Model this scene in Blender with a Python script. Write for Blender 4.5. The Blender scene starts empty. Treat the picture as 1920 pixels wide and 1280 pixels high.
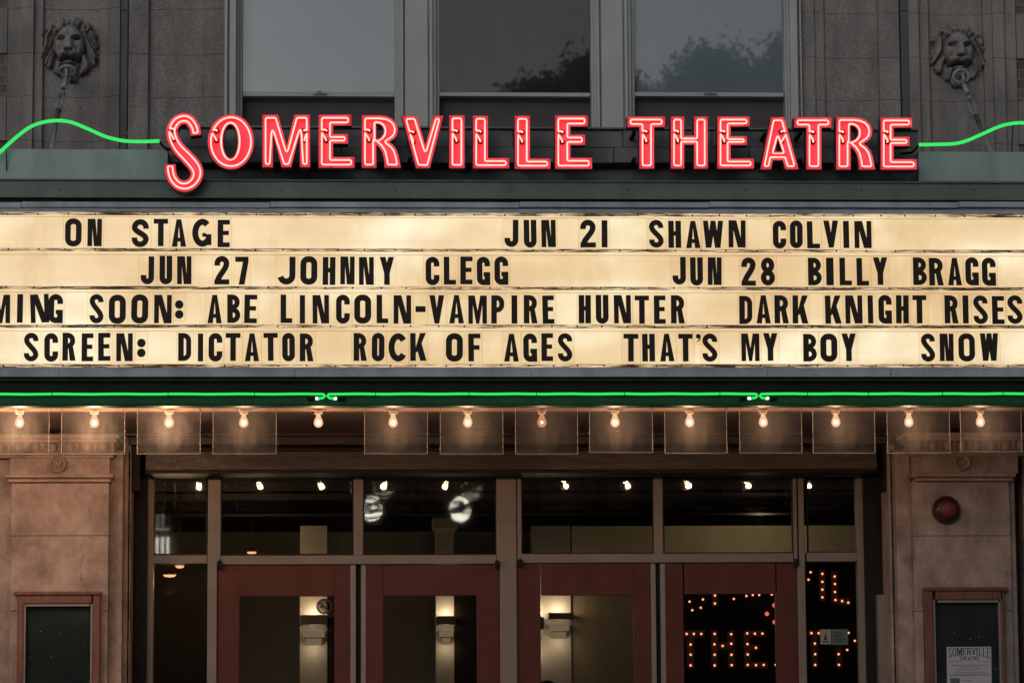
import bpy, bmesh, math, random
from mathutils import Vector, Matrix
from mathutils.geometry import tessellate_polygon
random.seed(11)
sc = bpy.context.scene
COL = sc.collection
# ------------------------------------------------------------------ camera
F_PX, CX, CY = 6000.0, 960.0, 640.0
YAW, PITCH, ROLL = 0.0546, 0.126, 0.0064
CAM_Z, DIST = 1.05, 20.0
_f = Vector((math.sin(YAW) * math.cos(PITCH), math.cos(YAW) * math.cos(PITCH), math.sin(PITCH)))
_r0 = Vector((math.cos(YAW), -math.sin(YAW), 0))
_u0 = _r0.cross(_f)
_r = _r0 * math.cos(ROLL) - _u0 * math.sin(ROLL)
_u = _u0 * math.cos(ROLL) + _r0 * math.sin(ROLL)
CAM = Vector((-DIST * math.tan(YAW), -DIST, CAM_Z))
cd = bpy.data.cameras.new('camera'); cam = bpy.data.objects.new('camera', cd); COL.objects.link(cam)
cd.sensor_width = 36; cd.lens = 36 * F_PX / 1920; cd.clip_end = 2000; cd.clip_start = 0.1
cam.matrix_world = Matrix((( _r.x, _u.x, -_f.x, CAM.x), (_r.y, _u.y, -_f.y, CAM.y), (_r.z, _u.z, -_f.z, CAM.z), (0, 0, 0, 1)))
sc.camera = cam

def P(px, py, Y):
    """point of the upright plane y = Y seen at photo pixel px, py"""
    d = _f + _r * ((px - CX) / F_PX) + _u * ((CY - py) / F_PX)
    return CAM + d * ((Y - CAM.y) / d.y)
# ------------------------------------------------------------------ sky, sun, exposure
SUN_EL, SUN_ROT = 5.0, 200.0
w = bpy.data.worlds.new('World'); sc.world = w; w.use_nodes = True
wn = w.node_tree; bg = wn.nodes['Background']
sky = wn.nodes.new('ShaderNodeTexSky'); sky.sky_type = 'NISHITA'; sky.sun_disc = False
sky.sun_elevation = math.radians(SUN_EL); sky.sun_rotation = math.radians(SUN_ROT)
sky.air_density = 1.0; sky.dust_density = 4.0; sky.ozone_density = 1.0
hs = wn.nodes.new('ShaderNodeHueSaturation'); hs.inputs['Saturation'].default_value = 0.22
wn.links.new(sky.outputs[0], hs.inputs['Color']); tn = wn.nodes.new('ShaderNodeMix'); tn.data_type = 'RGBA'; tn.blend_type = 'MULTIPLY'; tn.inputs[0].default_value = 1
tn.inputs[7].default_value = (.90, .99, 1.08, 1)          # grey blue overcast dusk
wn.links.new(hs.outputs[0], tn.inputs[6]); wn.links.new(tn.outputs[2], bg.inputs['Color'])
bg.inputs['Strength'].default_value = 0.125
sd = bpy.data.lights.new('sun', 'SUN'); sd.energy = 0.06; sd.angle = math.radians(25); sd.color = (1, .93, .86)
so = bpy.data.objects.new('sun', sd); COL.objects.link(so)
so.rotation_euler = (math.radians(50), 0, math.radians(-20))
sc.view_settings.view_transform = 'Standard'; sc.view_settings.look = 'None'
sc.view_settings.exposure = 0.0; sc.view_settings.gamma = 1.0
sc.render.engine = 'CYCLES'
sc.cycles.use_denoising = True
sc.cycles.max_bounces = 8; sc.cycles.transparent_max_bounces = 16
sc.cycles.caustics_reflective = False; sc.cycles.caustics_refractive = False
# ------------------------------------------------------------------ materials
def nmat(name):
    m = bpy.data.materials.new(name); m.use_nodes = True
    nt = m.node_tree
    return m, nt, nt.nodes, nt.links, nt.nodes['Principled BSDF']

def noise_tex(nt, scale, detail=6, rough=.6, stretch=None):
    tc = nt.nodes.new('ShaderNodeTexCoord'); mp = nt.nodes.new('ShaderNodeMapping')
    nt.links.new(tc.outputs['Object'], mp.inputs[0])
    if stretch: mp.inputs['Scale'].default_value = stretch
    n = nt.nodes.new('ShaderNodeTexNoise'); n.inputs['Scale'].default_value = scale
    n.inputs['Detail'].default_value = detail; n.inputs['Roughness'].default_value = rough
    nt.links.new(mp.outputs[0], n.inputs['Vector'])
    return n

def ramp(nt, src, stops):
    r = nt.nodes.new('ShaderNodeValToRGB'); e = r.color_ramp.elements
    while len(e) < len(stops): e.new(.5)
    for k, (p, c) in enumerate(stops):
        e[k].position = p; e[k].color = (c[0], c[1], c[2], 1) if hasattr(c, '__len__') else (c, c, c, 1)
    nt.links.new(src, r.inputs[0]); return r

def mul(nt, a, b, fac=1.0):
    m = nt.nodes.new('ShaderNodeMix'); m.data_type = 'RGBA'; m.blend_type = 'MULTIPLY'
    m.inputs[0].default_value = fac
    nt.links.new(a, m.inputs[6]); nt.links.new(b, m.inputs[7]); return m.outputs[2]

def surface(name, col, rough=.7, var=.25, scale=6, speck=0, bump=0, metal=0, stain=0, stretch=None, spec=.5, bscale=None, streak=(1.6, 1.6, .35), chips=None):
    """painted / stone / metal surface: base colour with blotches, optional fine speckle, streaks and bump"""
    m, nt, N, L, b = nmat(name)
    n = noise_tex(nt, scale, 8, .6, stretch)
    r = ramp(nt, n.outputs['Fac'], [(.3, [c * (1 - var) for c in col]), (.7, [min(1, c * (1 + var)) for c in col])])
    out = r.outputs[0]
    if speck:
        s = noise_tex(nt, 170, 3, .7)
        out = mul(nt, out, ramp(nt, s.outputs['Fac'], [(.36, 1 - speck), (.5, 1), (.66, 1 + speck)]).outputs[0])
    if stain:
        s = noise_tex(nt, 3.2, 8, .7, streak)
        out = mul(nt, out, ramp(nt, s.outputs['Fac'], [(.36, 1 - stain), (.6, 1)]).outputs[0])
    if chips:
        s = noise_tex(nt, 2.6, 9, .72); cr = ramp(nt, s.outputs['Fac'], [(.63, 0), (.68, .8)])
        mc = N.new('ShaderNodeMix'); mc.data_type = 'RGBA'; L.new(cr.outputs[0], mc.inputs[0]); L.new(out, mc.inputs[6]); mc.inputs[7].default_value = (*chips, 1); out = mc.outputs[2]
        s = noise_tex(nt, 6, 6, .7, (2.2, 1, .8)); out = mul(nt, out, ramp(nt, s.outputs['Fac'], [(.30, .62), (.40, 1)]).outputs[0])
    L.new(out, b.inputs['Base Color'])
    rr = ramp(nt, n.outputs['Fac'], [(.3, min(1, rough + .1)), (.7, max(.05, rough - .08))])
    L.new(rr.outputs[0], b.inputs['Roughness'])
    b.inputs['Metallic'].default_value = metal
    b.inputs['Specular IOR Level'].default_value = spec
    if bump:
        bn = noise_tex(nt, bscale or scale * 8, 6, .65)
        bp = N.new('ShaderNodeBump'); bp.inputs['Strength'].default_value = bump; bp.inputs['Distance'].default_value = .01
        L.new(bn.outputs['Fac'], bp.inputs['Height']); L.new(bp.outputs[0], b.inputs['Normal'])
    return m

def emit(name, col, s):
    m, nt, N, L, b = nmat(name); N.remove(b)
    e = N.new('ShaderNodeEmission'); e.inputs[0].default_value = (*col, 1); e.inputs[1].default_value = s
    L.new(e.outputs[0], N['Material Output'].inputs[0]); return m

def glass(name, tint=(1, 1, 1), ior=1.5, boost=1.0, wob=0.0):
    """architectural glass: see-through with Fresnel reflection"""
    m, nt, N, L, b = nmat(name); N.remove(b)
    t = N.new('ShaderNodeBsdfTransparent'); t.inputs[0].default_value = (*tint, 1)
    g = N.new('ShaderNodeBsdfGlossy'); g.inputs['Roughness'].default_value = .015
    fr = N.new('ShaderNodeFresnel'); fr.inputs[0].default_value = ior
    mm = N.new('ShaderNodeMath'); mm.operation = 'MULTIPLY'; mm.inputs[1].default_value = boost; mm.use_clamp = True
    L.new(fr.outputs[0], mm.inputs[0])
    if wob:
        n = noise_tex(nt, 1.2, 2, .5)
        bp = N.new('ShaderNodeBump'); bp.inputs['Strength'].default_value = wob; bp.inputs['Distance'].default_value = .02
        L.new(n.outputs['Fac'], bp.inputs['Height']); L.new(bp.outputs[0], g.inputs['Normal'])
    mx = N.new('ShaderNodeMixShader'); L.new(mm.outputs[0], mx.inputs[0])
    L.new(t.outputs[0], mx.inputs[1]); L.new(g.outputs[0], mx.inputs[2])
    L.new(mx.outputs[0], N['Material Output'].inputs[0]); return m

M = {}
M['stone'] = surface('cast_stone', (.265, .238, .222), .88, .16, 3, .5, .5, stain=.34, bscale=70)
M['stone_low'] = surface('limestone', (.335, .264, .228), .85, .26, 5.5, .2, .35, stain=.42, bscale=40, streak=(1.5, 1.5, 1.2), chips=(.43, .37, .33))
M['stone_lion'] = surface('carved_stone', (.25, .225, .21), .85, .2, 14, .22, .12)
M['mortar'] = surface('mortar', (.15, .14, .13), .9, .1)
M['casing'] = surface('grey_window_paint', (.40, .40, .38), .55, .05, 5)
M['blind'] = surface('roller_blind', (.255, .305, .335), .8, .03, 2)
M['void'] = surface('dark_room', (.03, .03, .03), .9, .1)
M['pipe'] = surface('dark_pipe_paint', (.075, .075, .075), .6, .1)
M['chain'] = surface('galvanised_iron', (.235, .265, .275), .6, .2, 20)
M['rust'] = surface('rusty_iron', (.10, .055, .035), .8, .4, 30)
M['green_metal'] = surface('green_painted_metal', (.115, .145, .12), .5, .12, 2.5, stain=.2)
M['box_metal'] = surface('pale_green_painted_metal', (.31, .36, .36), .5, .1, 2, stain=.2)
M['dark_metal'] = surface('dark_sheet_metal', (.17, .155, .155), .5, .2, 3, stain=.3)
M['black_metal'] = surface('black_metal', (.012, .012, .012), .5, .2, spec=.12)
M['lower_green'] = surface('glow_greened_fascia_paint', (.018, .085, .038), .45, .2, 3, stain=.3, spec=.2)  # dark green paint, made greener to stand in for the tube's glow
M['blue_metal'] = surface('blue_grey_frame_metal', (.40, .445, .50), .5, .13, 4, stain=.3)
M['soffit_pale'] = surface('pale_soffit_paint', (.17, .12, .095), .7, .15, 6)
M['soffit'] = surface('brown_soffit_boards', (.065, .038, .029), .6, .2, 5, stretch=(.4, 3, 1))
M['wood_beam'] = surface('dark_varnished_wood', (.020, .012, .009), (.28), .35, 6, spec=.22, bump=.5, stretch=(.5, 2, 12), bscale=8)
M['frame'] = surface('taupe_metal_frame', (.17, .142, .122), .5, .08, 5)
M['door'] = surface('dark_red_door_paint', (.072, .014, .008), .55, .14, 5, spec=.3)
M['strip'] = surface('aluminium_edge_strip', (.20, .175, .16), .5, .1, 20, metal=.2)
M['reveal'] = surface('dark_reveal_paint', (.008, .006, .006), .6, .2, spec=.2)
M['case_wood'] = surface('reddish_case_wood', (.13, .045, .024), .5, .4, 8, stretch=(3, 3, .6), stain=.3)
M['case_back'] = surface('dark_green_felt', (.012, .022, .016), .8, .2)
M['paper'] = surface('white_paper', (.80, .73, .73), .8, .03)
M['ink'] = surface('black_ink', (.02, .015, .012), .7, .1)
M['bell'] = surface('red_bell_enamel', (.10, .006, .010), .5, .25, 10)
M['bell_dark'] = surface('dark_red_gong', (.035, .006, .006), .35, .2, 10)
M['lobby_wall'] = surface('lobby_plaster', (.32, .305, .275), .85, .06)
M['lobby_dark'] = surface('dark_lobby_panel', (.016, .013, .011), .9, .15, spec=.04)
M['lobby_tan'] = surface('tan_bulkhead', (.44, .39, .29), .8, .06)
M['lobby_brown'] = surface('brown_lobby_wall', (.21, .175, .12), .85, .08)
M['carpet'] = surface('dark_lobby_carpet', (.05, .02, .02), .9, .2)
M['bronze'] = surface('bronze_sconce', (.05, .04, .032), .4, .2)
M['asphalt'] = surface('asphalt', (.05, .05, .052), .85, .2, 8, .2)
M['concrete'] = surface('concrete_sidewalk', (.30, .29, .27), .85, .12, 3, .1)
M['bark'] = surface('bark', (.07, .055, .045), .9, .3)
M['leaf'] = surface('leaves', (.05, .075, .03), .6, .3, 2)
M['skin'] = surface('skin', (.5, .33, .25), .5, .05)
M['hair'] = surface('dark_hair', (.02, .013, .01), .5, .3)
M['shirt'] = surface('navy_shirt', (.03, .035, .06), .8, .1)
M['socket'] = surface('porcelain_socket', (.62, .52, .43), .5, .08)
M['win_glass'] = glass('window_glass', (.97, .98, .98), 1.5, 1.5)
M['win_glass_mid'] = glass('old_window_glass', (.95, .96, .96), 1.5, .72)  # same glass with its reflection turned down for the middle pane
M['door_glass'] = glass('door_glass', (.9, .9, .88), 1.5, .8)
M['inner_glass'] = glass('inner_door_glass', (.95, .95, .94), 1.5, .35)
M['case_glass'] = glass('case_glass', (.97, .98, .98), 1.5, .8)
M['green_tube'] = emit('green_neon', (.06, 1.0, .19), .84)
M['green_tube_low'] = emit('green_neon_lower', (.04, 1.0, .15), .85)
M['tier_glow'] = emit('glowing_sconce_tier', (1.0, .70, .45), .2)
M['red_tube'] = emit('red_neon', (1.0, .118, .092), 7.4)
M['red_tube_dim'] = emit('red_neon_end', (1.0, .16, .12), 4.0)
M['filament'] = emit('hot_filament', (1.0, .66, .36), 22)
M['globe_lamp'] = emit('globe_glow', (1.0, .93, .78), 20)
M['warm_lamp'] = emit('ceiling_lamp_glow', (1.0, .42, .17), 1.7)
M['shop_glow'] = emit('shop_window_glow', (1.0, .95, .8), 11)
M['screen'] = surface('dark_window_screen', (.085, .07, .073), .9, .06)
M['white_glow'] = emit('white_glow', (1.0, .95, .8), 2.2)
M['tiny_bulb'] = emit('sign_bulb_glow', (1.0, .33, .16), 2.5)
M['red_bulb'] = emit('red_sign_bulb_glow', (1.0, .16, .11), 1.1)

def red_face(name, col, rough):
    m, nt, N, L, b = nmat(name)
    n = noise_tex(nt, 38, 5, .65); n2 = noise_tex(nt, 5, 4, .6)
    chips = ramp(nt, n.outputs['Fac'], [(.665, 0), (.685, 1)])
    base = ramp(nt, n2.outputs['Fac'], [(.3, [c * .82 for c in col]), (.7, col)])
    mx = N.new('ShaderNodeMix'); mx.data_type = 'RGBA'
    L.new(chips.outputs[0], mx.inputs[0]); L.new(base.outputs[0], mx.inputs[6]); mx.inputs[7].default_value = (.03, .012, .012, 1)
    L.new(mx.outputs[2], b.inputs['Base Color']); b.inputs['Roughness'].default_value = rough
    return m
M['red_face'] = red_face('worn_red_enamel', (.74, .16, .30), .6)
M['red_outer'] = surface('faded_maroon_channel', (.10, .022, .03), .5, .3, 12)

def panel_mat():
    m, nt, N, L, b = nmat('backlit_cream_acrylic'); N.remove(b)
    n = noise_tex(nt, .95, 2, .5, (1, 1, 2.2)); n2 = noise_tex(nt, 7, 6, .6); n3 = noise_tex(nt, 2.2, 5, .7, (1, 1, .5))
    r = ramp(nt, n.outputs['Fac'], [(.34, (.82, .585, .325)), (.5, (.92, .71, .43)), (.66, (1.08, .97, .70))])
    r2 = ramp(nt, n2.outputs['Fac'], [(.3, .93), (.6, 1.0)]); r3 = ramp(nt, n3.outputs['Fac'], [(.34, (.90, .86, .80)), (.5, 1.0)])
    tc = N.new('ShaderNodeTexCoord'); mp = N.new('ShaderNodeMapping'); mp.inputs['Rotation'].default_value = (math.radians(90), 0, 0); mp.inputs['Location'].default_value = (.3, -.02, 0)
    br = N.new('ShaderNodeTexBrick'); br.inputs['Color1'].default_value = (1, .985, .95, 1); br.inputs['Color2'].default_value = (.955, .93, .875, 1); br.inputs['Mortar'].default_value = (.88, .84, .78, 1)
    br.inputs['Scale'].default_value = 1; br.inputs['Brick Width'].default_value = 1.22; br.inputs['Row Height'].default_value = .2365; br.inputs['Mortar Size'].default_value = .0012; br.inputs['Bias'].default_value = -.2
    L.new(tc.outputs['Object'], mp.inputs[0]); L.new(mp.outputs[0], br.inputs[0])
    e = N.new('ShaderNodeEmission'); L.new(mul(nt, mul(nt, mul(nt, r.outputs[0], r2.outputs[0]), r3.outputs[0]), br.outputs[0]), e.inputs[0]); e.inputs[1].default_value = 1.03
    g = N.new('ShaderNodeBsdfGlossy'); g.inputs['Roughness'].default_value = .3; g.inputs[0].default_value = (.04, .04, .04, 1)
    a = N.new('ShaderNodeAddShader'); L.new(e.outputs[0], a.inputs[0]); L.new(g.outputs[0], a.inputs[1])
    L.new(a.outputs[0], N['Material Output'].inputs[0]); return m
M['panel'] = panel_mat()

def rail_mat():
    """rail with its backlight painted in as emission, and black grime collected along it"""
    m, nt, N, L, b = nmat('grimy_acrylic_rail'); N.remove(b)
    n = noise_tex(nt, 5, 8, .75, (1, 1, 26)); n2 = noise_tex(nt, 1.1, 3, .5)
    add = N.new('ShaderNodeMath'); add.operation = 'ADD'
    L.new(n.outputs['Fac'], add.inputs[0])
    s = ramp(nt, n2.outputs['Fac'], [(.35, 0), (.65, .14)]); L.new(s.outputs[0], add.inputs[1])
    r = ramp(nt, add.outputs[0], [(.50, (.86, .66, .41)), (.56, (.50, .34, .20)), (.62, (.04, .022, .012))])
    e = N.new('ShaderNodeEmission'); L.new(r.outputs[0], e.inputs[0])
    L.new(e.outputs[0], N['Material Output'].inputs[0]); return m
M['rail'] = rail_mat()

def clear_card():
    m, nt, N, L, b = nmat('clear_letter_card'); N.remove(b)
    t = N.new('ShaderNodeBsdfTransparent'); t.inputs[0].default_value = (.965, .935, .885, 1)
    g = N.new('ShaderNodeBsdfGlossy'); g.inputs['Roughness'].default_value = .12
    mx = N.new('ShaderNodeMixShader'); mx.inputs[0].default_value = .02
    L.new(t.outputs[0], mx.inputs[1]); L.new(g.outputs[0], mx.inputs[2])
    L.new(mx.outputs[0], N['Material Output'].inputs[0]); return m
M['card'] = clear_card()
def card_edge():
    m, nt, N, L, b = nmat('card_edge'); N.remove(b)
    t = N.new('ShaderNodeBsdfTransparent'); t.inputs[0].default_value = (.80, .70, .56, 1)
    L.new(t.outputs[0], N['Material Output'].inputs[0]); return m
M['card_edge'] = card_edge()

def ink_mat(name, wear):
    """black letter paint, worn through in fine scratches where the lit panel shows"""
    m, nt, N, L, b = nmat(name)
    b.inputs['Base Color'].default_value = (.022, .013, .007, 1); b.inputs['Roughness'].default_value = .6; b.inputs['Specular IOR Level'].default_value = .3
    n = noise_tex(nt, 120, 5, .8, (1.6, 1, .8)); n2 = noise_tex(nt, 9, 4, .6)
    mm = N.new('ShaderNodeMath'); mm.operation = 'MULTIPLY'
    r = ramp(nt, n.outputs['Fac'], [(.56, 0), (.72, 1)]); r2 = ramp(nt, n2.outputs['Fac'], [(.42, .1), (.62, 1)])
    L.new(r.outputs[0], mm.inputs[0]); L.new(r2.outputs[0], mm.inputs[1])
    m2 = N.new('ShaderNodeMath'); m2.operation = 'MULTIPLY'; m2.inputs[1].default_value = wear; L.new(mm.outputs[0], m2.inputs[0])
    t = N.new('ShaderNodeBsdfTransparent'); mx = N.new('ShaderNodeMixShader')
    L.new(m2.outputs[0], mx.inputs[0]); L.new(b.outputs[0], mx.inputs[1]); L.new(t.outputs[0], mx.inputs[2])
    L.new(mx.outputs[0], N['Material Output'].inputs[0]); return m
M['ink_solid'] = ink_mat('black_letter_paint', .22)
M['ink_worn'] = ink_mat('worn_black_letter_paint', .8)

def acrylic_pane():
    """hanging clear acrylic sheet with a film of dust"""
    m, nt, N, L, b = nmat('dusty_clear_acrylic'); N.remove(b)
    t = N.new('ShaderNodeBsdfTransparent'); t.inputs[0].default_value = (.97, .97, .96, 1)
    tl = N.new('ShaderNodeBsdfTranslucent'); tl.inputs[0].default_value = (.8, .78, .75, 1)
    df = N.new('ShaderNodeBsdfDiffuse'); df.inputs[0].default_value = (.7, .68, .65, 1)
    a = N.new('ShaderNodeMixShader'); a.inputs[0].default_value = .35
    L.new(tl.outputs[0], a.inputs[1]); L.new(df.outputs[0], a.inputs[2])
    n = noise_tex(nt, 9, 8, .7, (1.6, 1, .5)); r = ramp(nt, n.outputs['Fac'], [(.3, .013), (.7, .046)])
    mx = N.new('ShaderNodeMixShader'); L.new(r.outputs[0], mx.inputs[0]); L.new(t.outputs[0], mx.inputs[1]); L.new(a.outputs[0], mx.inputs[2])
    g = N.new('ShaderNodeBsdfGlossy'); g.inputs['Roughness'].default_value = .02
    fr = N.new('ShaderNodeFresnel'); fr.inputs[0].default_value = 1.45
    m2 = N.new('ShaderNodeMixShader'); L.new(fr.outputs[0], m2.inputs[0]); L.new(mx.outputs[0], m2.inputs[1]); L.new(g.outputs[0], m2.inputs[2])
    L.new(m2.outputs[0], N['Material Output'].inputs[0]); return m
M['acrylic'] = acrylic_pane()
def acrylic_edge():
    m, nt, N, L, b = nmat('bright_acrylic_edge'); N.remove(b)
    tl = N.new('ShaderNodeBsdfTranslucent'); tl.inputs[0].default_value = (.62, .58, .54, 1)
    df = N.new('ShaderNodeBsdfDiffuse'); df.inputs[0].default_value = (.62, .58, .54, 1)
    a = N.new('ShaderNodeMixShader'); a.inputs[0].default_value = .4
    L.new(tl.outputs[0], a.inputs[1]); L.new(df.outputs[0], a.inputs[2]); L.new(a.outputs[0], N['Material Output'].inputs[0]); return m
M['acrylic_edge'] = acrylic_edge()
def bulb_glass(name, col, s, mixf):
    m, nt, N, L, b = nmat(name); N.remove(b)
    t = N.new('ShaderNodeBsdfTransparent'); e = N.new('ShaderNodeEmission')
    e.inputs[0].default_value = (*col, 1); e.inputs[1].default_value = s
    mx = N.new('ShaderNodeMixShader'); mx.inputs[0].default_value = mixf
    L.new(t.outputs[0], mx.inputs[1]); L.new(e.outputs[0], mx.inputs[2]); L.new(mx.outputs[0], N['Material Output'].inputs[0]); return m
M['bulb_glass'] = bulb_glass('glowing_bulb_glass', (1.0, .52, .28), 1.35, .55)
M['bulb_glass_dim'] = bulb_glass('dim_bulb_glass', (1.0, .42, .22), .75, .6)

# brick
def brick_mat():
    m, nt, N, L, b = nmat('brown_brick')
    tc = N.new('ShaderNodeTexCoord'); mp = N.new('ShaderNodeMapping'); mp.inputs['Rotation'].default_value = (math.radians(90), 0, 0)
    br = N.new('ShaderNodeTexBrick'); br.inputs['Color1'].default_value = (.16, .11, .085, 1); br.inputs['Color2'].default_value = (.11, .075, .06, 1)
    br.inputs['Mortar'].default_value = (.17, .16, .15, 1); br.inputs['Scale'].default_value = 1
    br.inputs['Brick Width'].default_value = .2; br.inputs['Row Height'].default_value = .067; br.inputs['Mortar Size'].default_value = .006
    L.new(tc.outputs['Object'], mp.inputs[0]); L.new(mp.outputs[0], br.inputs[0]); L.new(br.outputs[0], b.inputs['Base Color'])
    b.inputs['Roughness'].default_value = .9; return m
M['brick'] = brick_mat()
# ------------------------------------------------------------------ mesh builder
ORG = {}
class MB:
    def __init__(s): s.v = []; s.f = []; s.sm = []
    def add(s, vs, fs, smooth=False):
        o = len(s.v); s.v += [tuple(v) for v in vs]
        s.f += [tuple(i + o for i in f) for f in fs]; s.sm += [smooth] * len(fs); return s
    def box(s, x0, x1, y0, y1, z0, z1):
        x0, x1 = sorted((x0, x1)); y0, y1 = sorted((y0, y1)); z0, z1 = sorted((z0, z1))
        return s.add([(x0, y0, z0), (x1, y0, z0), (x1, y1, z0), (x0, y1, z0), (x0, y0, z1), (x1, y0, z1), (x1, y1, z1), (x0, y1, z1)],
                     [(0, 3, 2, 1), (4, 5, 6, 7), (0, 1, 5, 4), (1, 2, 6, 5), (2, 3, 7, 6), (3, 0, 4, 7)])
    def px(s, a, b, c, d, Yf, Yb):
        """box whose front face covers photo pixels a..c, b..d in the plane y = Yf"""
        mx, my = (a + c) / 2, (b + d) / 2
        return s.box(P(a, my, Yf).x, P(c, my, Yf).x, Yf, Yb, P(mx, d, Yf).z, P(mx, b, Yf).z)
    def prism(s, loops, y0, y1, front=True, back=True, sides=True):
        """polygon loops of (x, z), first outer then holes, from y0 (front) to y1"""
        pts = [p for lp in loops for p in lp]; n = len(pts)
        tris = tessellate_polygon([[Vector((x, z, 0)) for x, z in lp] for lp in loops])
        vs = [(x, y0, z) for x, z in pts] + [(x, y1, z) for x, z in pts]; fs = []
        for t in tris:
            a, b, c = [Vector((*pts[i], 0)) for i in t]
            t = tuple(t) if (b - a).cross(c - a).z > 0 else (t[0], t[2], t[1])
            if front: fs.append(t)
            if back: fs.append(tuple(i + n for i in reversed(t)))
        o = 0
        for lp in loops:
            k = len(lp)
            if sides:
                for i in range(k):
                    j = (i + 1) % k
                    fs.append((o + i, o + n + i, o + n + j, o + j))
            o += k
        return s.add(vs, fs)
    def ribbon(s, pts, wd, y0, y1, closed=False):
        L_, R_ = offset_line(pts, wd / 2, closed)
        n = len(pts); vs = []; fs = []
        for y in (y0, y1):
            vs += [(x, y, z) for x, z in L_] + [(x, y, z) for x, z in R_]
        seg = n if closed else n - 1
        for i in range(seg):
            j = (i + 1) % n
            fs += [(i, n + i, n + j, j), (2 * n + i, 2 * n + j, 3 * n + j, 3 * n + i), (i, j, 2 * n + j, 2 * n + i), (n + i, 3 * n + i, 3 * n + j, n + j)]
        if not closed: fs += [(0, 2 * n, 3 * n, n), (n - 1, 2 * n - 1, 4 * n - 1, 3 * n - 1)]
        return s.add(vs, fs)
    def tube(s, pts, r, seg=8, closed=False, caps=True):
        pts = [Vector(p) for p in pts]; n = len(pts); vs = []; fs = []
        rr = r if hasattr(r, '__len__') else [r] * n
        prev = None
        for i, p in enumerate(pts):
            if closed: t = pts[(i + 1) % n] - pts[i - 1]
            else: t = pts[min(i + 1, n - 1)] - pts[max(i - 1, 0)]
            if t.length < 1e-9: t = Vector((1, 0, 0))
            t.normalize()
            ref = prev if prev is not None else (Vector((0, 1, 0)) if abs(t.y) < .9 else Vector((1, 0, 0)))
            a = ref - t * ref.dot(t)
            if a.length < 1e-6: a = t.orthogonal()
            a.normalize(); b = t.cross(a); prev = a
            for k in range(seg):
                an = 2 * math.pi * k / seg
                vs.append(p + a * (math.cos(an) * rr[i]) + b * (math.sin(an) * rr[i]))
        for i in range(n if closed else n - 1):
            j = (i + 1) % n
            for k in range(seg):
                l = (k + 1) % seg
                fs.append((i * seg + k, i * seg + l, j * seg + l, j * seg + k))
        s.add(vs, fs, True)
        if caps and not closed:
            o = len(s.v) - len(vs)
            s.f += [tuple(o + k for k in reversed(range(seg))), tuple(o + (n - 1) * seg + k for k in range(seg))]; s.sm += [False, False]
        return s
    def lathe(s, prof, c, axis='z', seg=16):
        """prof: list of (radius, height along the axis) around centre c"""
        c = Vector(c); vs = []; fs = []; n = len(prof)
        for r, h in prof:
            for k in range(seg):
                an = 2 * math.pi * k / seg; u, v = r * math.cos(an), r * math.sin(an)
                vs.append(c + (Vector((u, v, h)) if axis == 'z' else Vector((u, h, v)) if axis == 'y' else Vector((h, u, v))))
        for i in range(n - 1):
            for k in range(seg):
                l = (k + 1) % seg; fs.append((i * seg + k, i * seg + l, (i + 1) * seg + l, (i + 1) * seg + k))
        s.add(vs, fs, True); o = len(s.v) - len(vs)
        s.f += [tuple(o + k for k in reversed(range(seg))), tuple(o + (n - 1) * seg + k for k in range(seg))]; s.sm += [False, False]
        return s
    def ball(s, c, r, seg=10, sq=(1, 1, 1)):
        n = seg // 2 + 1; vs = []; fs = []
        for i in range(n):
            th = math.pi * (i + .02 * (i == 0) - .02 * (i == n - 1)) / (n - 1)
            for k in range(seg):
                an = 2 * math.pi * k / seg
                vs.append((c[0] + r * sq[0] * math.sin(th) * math.cos(an), c[1] + r * sq[1] * math.sin(th) * math.sin(an), c[2] + r * sq[2] * math.cos(th)))
        for i in range(n - 1):
            for k in range(seg):
                l = (k + 1) % seg; fs.append((i * seg + k, (i + 1) * seg + k, (i + 1) * seg + l, i * seg + l))
        return s.add(vs, fs, True)
    def build(s, name, mat, parent=None, bevel=0, origin=None):
        o = ORG.get(parent.name, Vector()) if parent else (Vector(origin) if origin else Vector())
        me = bpy.data.meshes.new(name)
        me.from_pydata([(v[0] - o.x, v[1] - o.y, v[2] - o.z) for v in s.v], [], s.f)
        me.polygons.foreach_set('use_smooth', s.sm)
        bm = bmesh.new(); bm.from_mesh(me); bmesh.ops.recalc_face_normals(bm, faces=bm.faces); bm.to_mesh(me); bm.free()
        me.materials.append(M[mat] if isinstance(mat, str) else mat)
        ob = bpy.data.objects.new(name, me); COL.objects.link(ob)
        if parent: ob.parent = parent
        elif origin: ob.location = o
        ORG[ob.name] = o
        if bevel:
            b = ob.modifiers.new('bevel', 'BEVEL'); b.width = bevel; b.segments = 2; b.limit_method = 'ANGLE'; b.angle_limit = .6
        return ob

def dedupe(pts, closed):
    out = [pts[0]]
    for q in pts[1:]:
        if abs(q[0] - out[-1][0]) + abs(q[1] - out[-1][1]) > 1e-6: out.append(q)
    if closed and abs(out[0][0] - out[-1][0]) + abs(out[0][1] - out[-1][1]) < 1e-6: out.pop()
    return out

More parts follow.
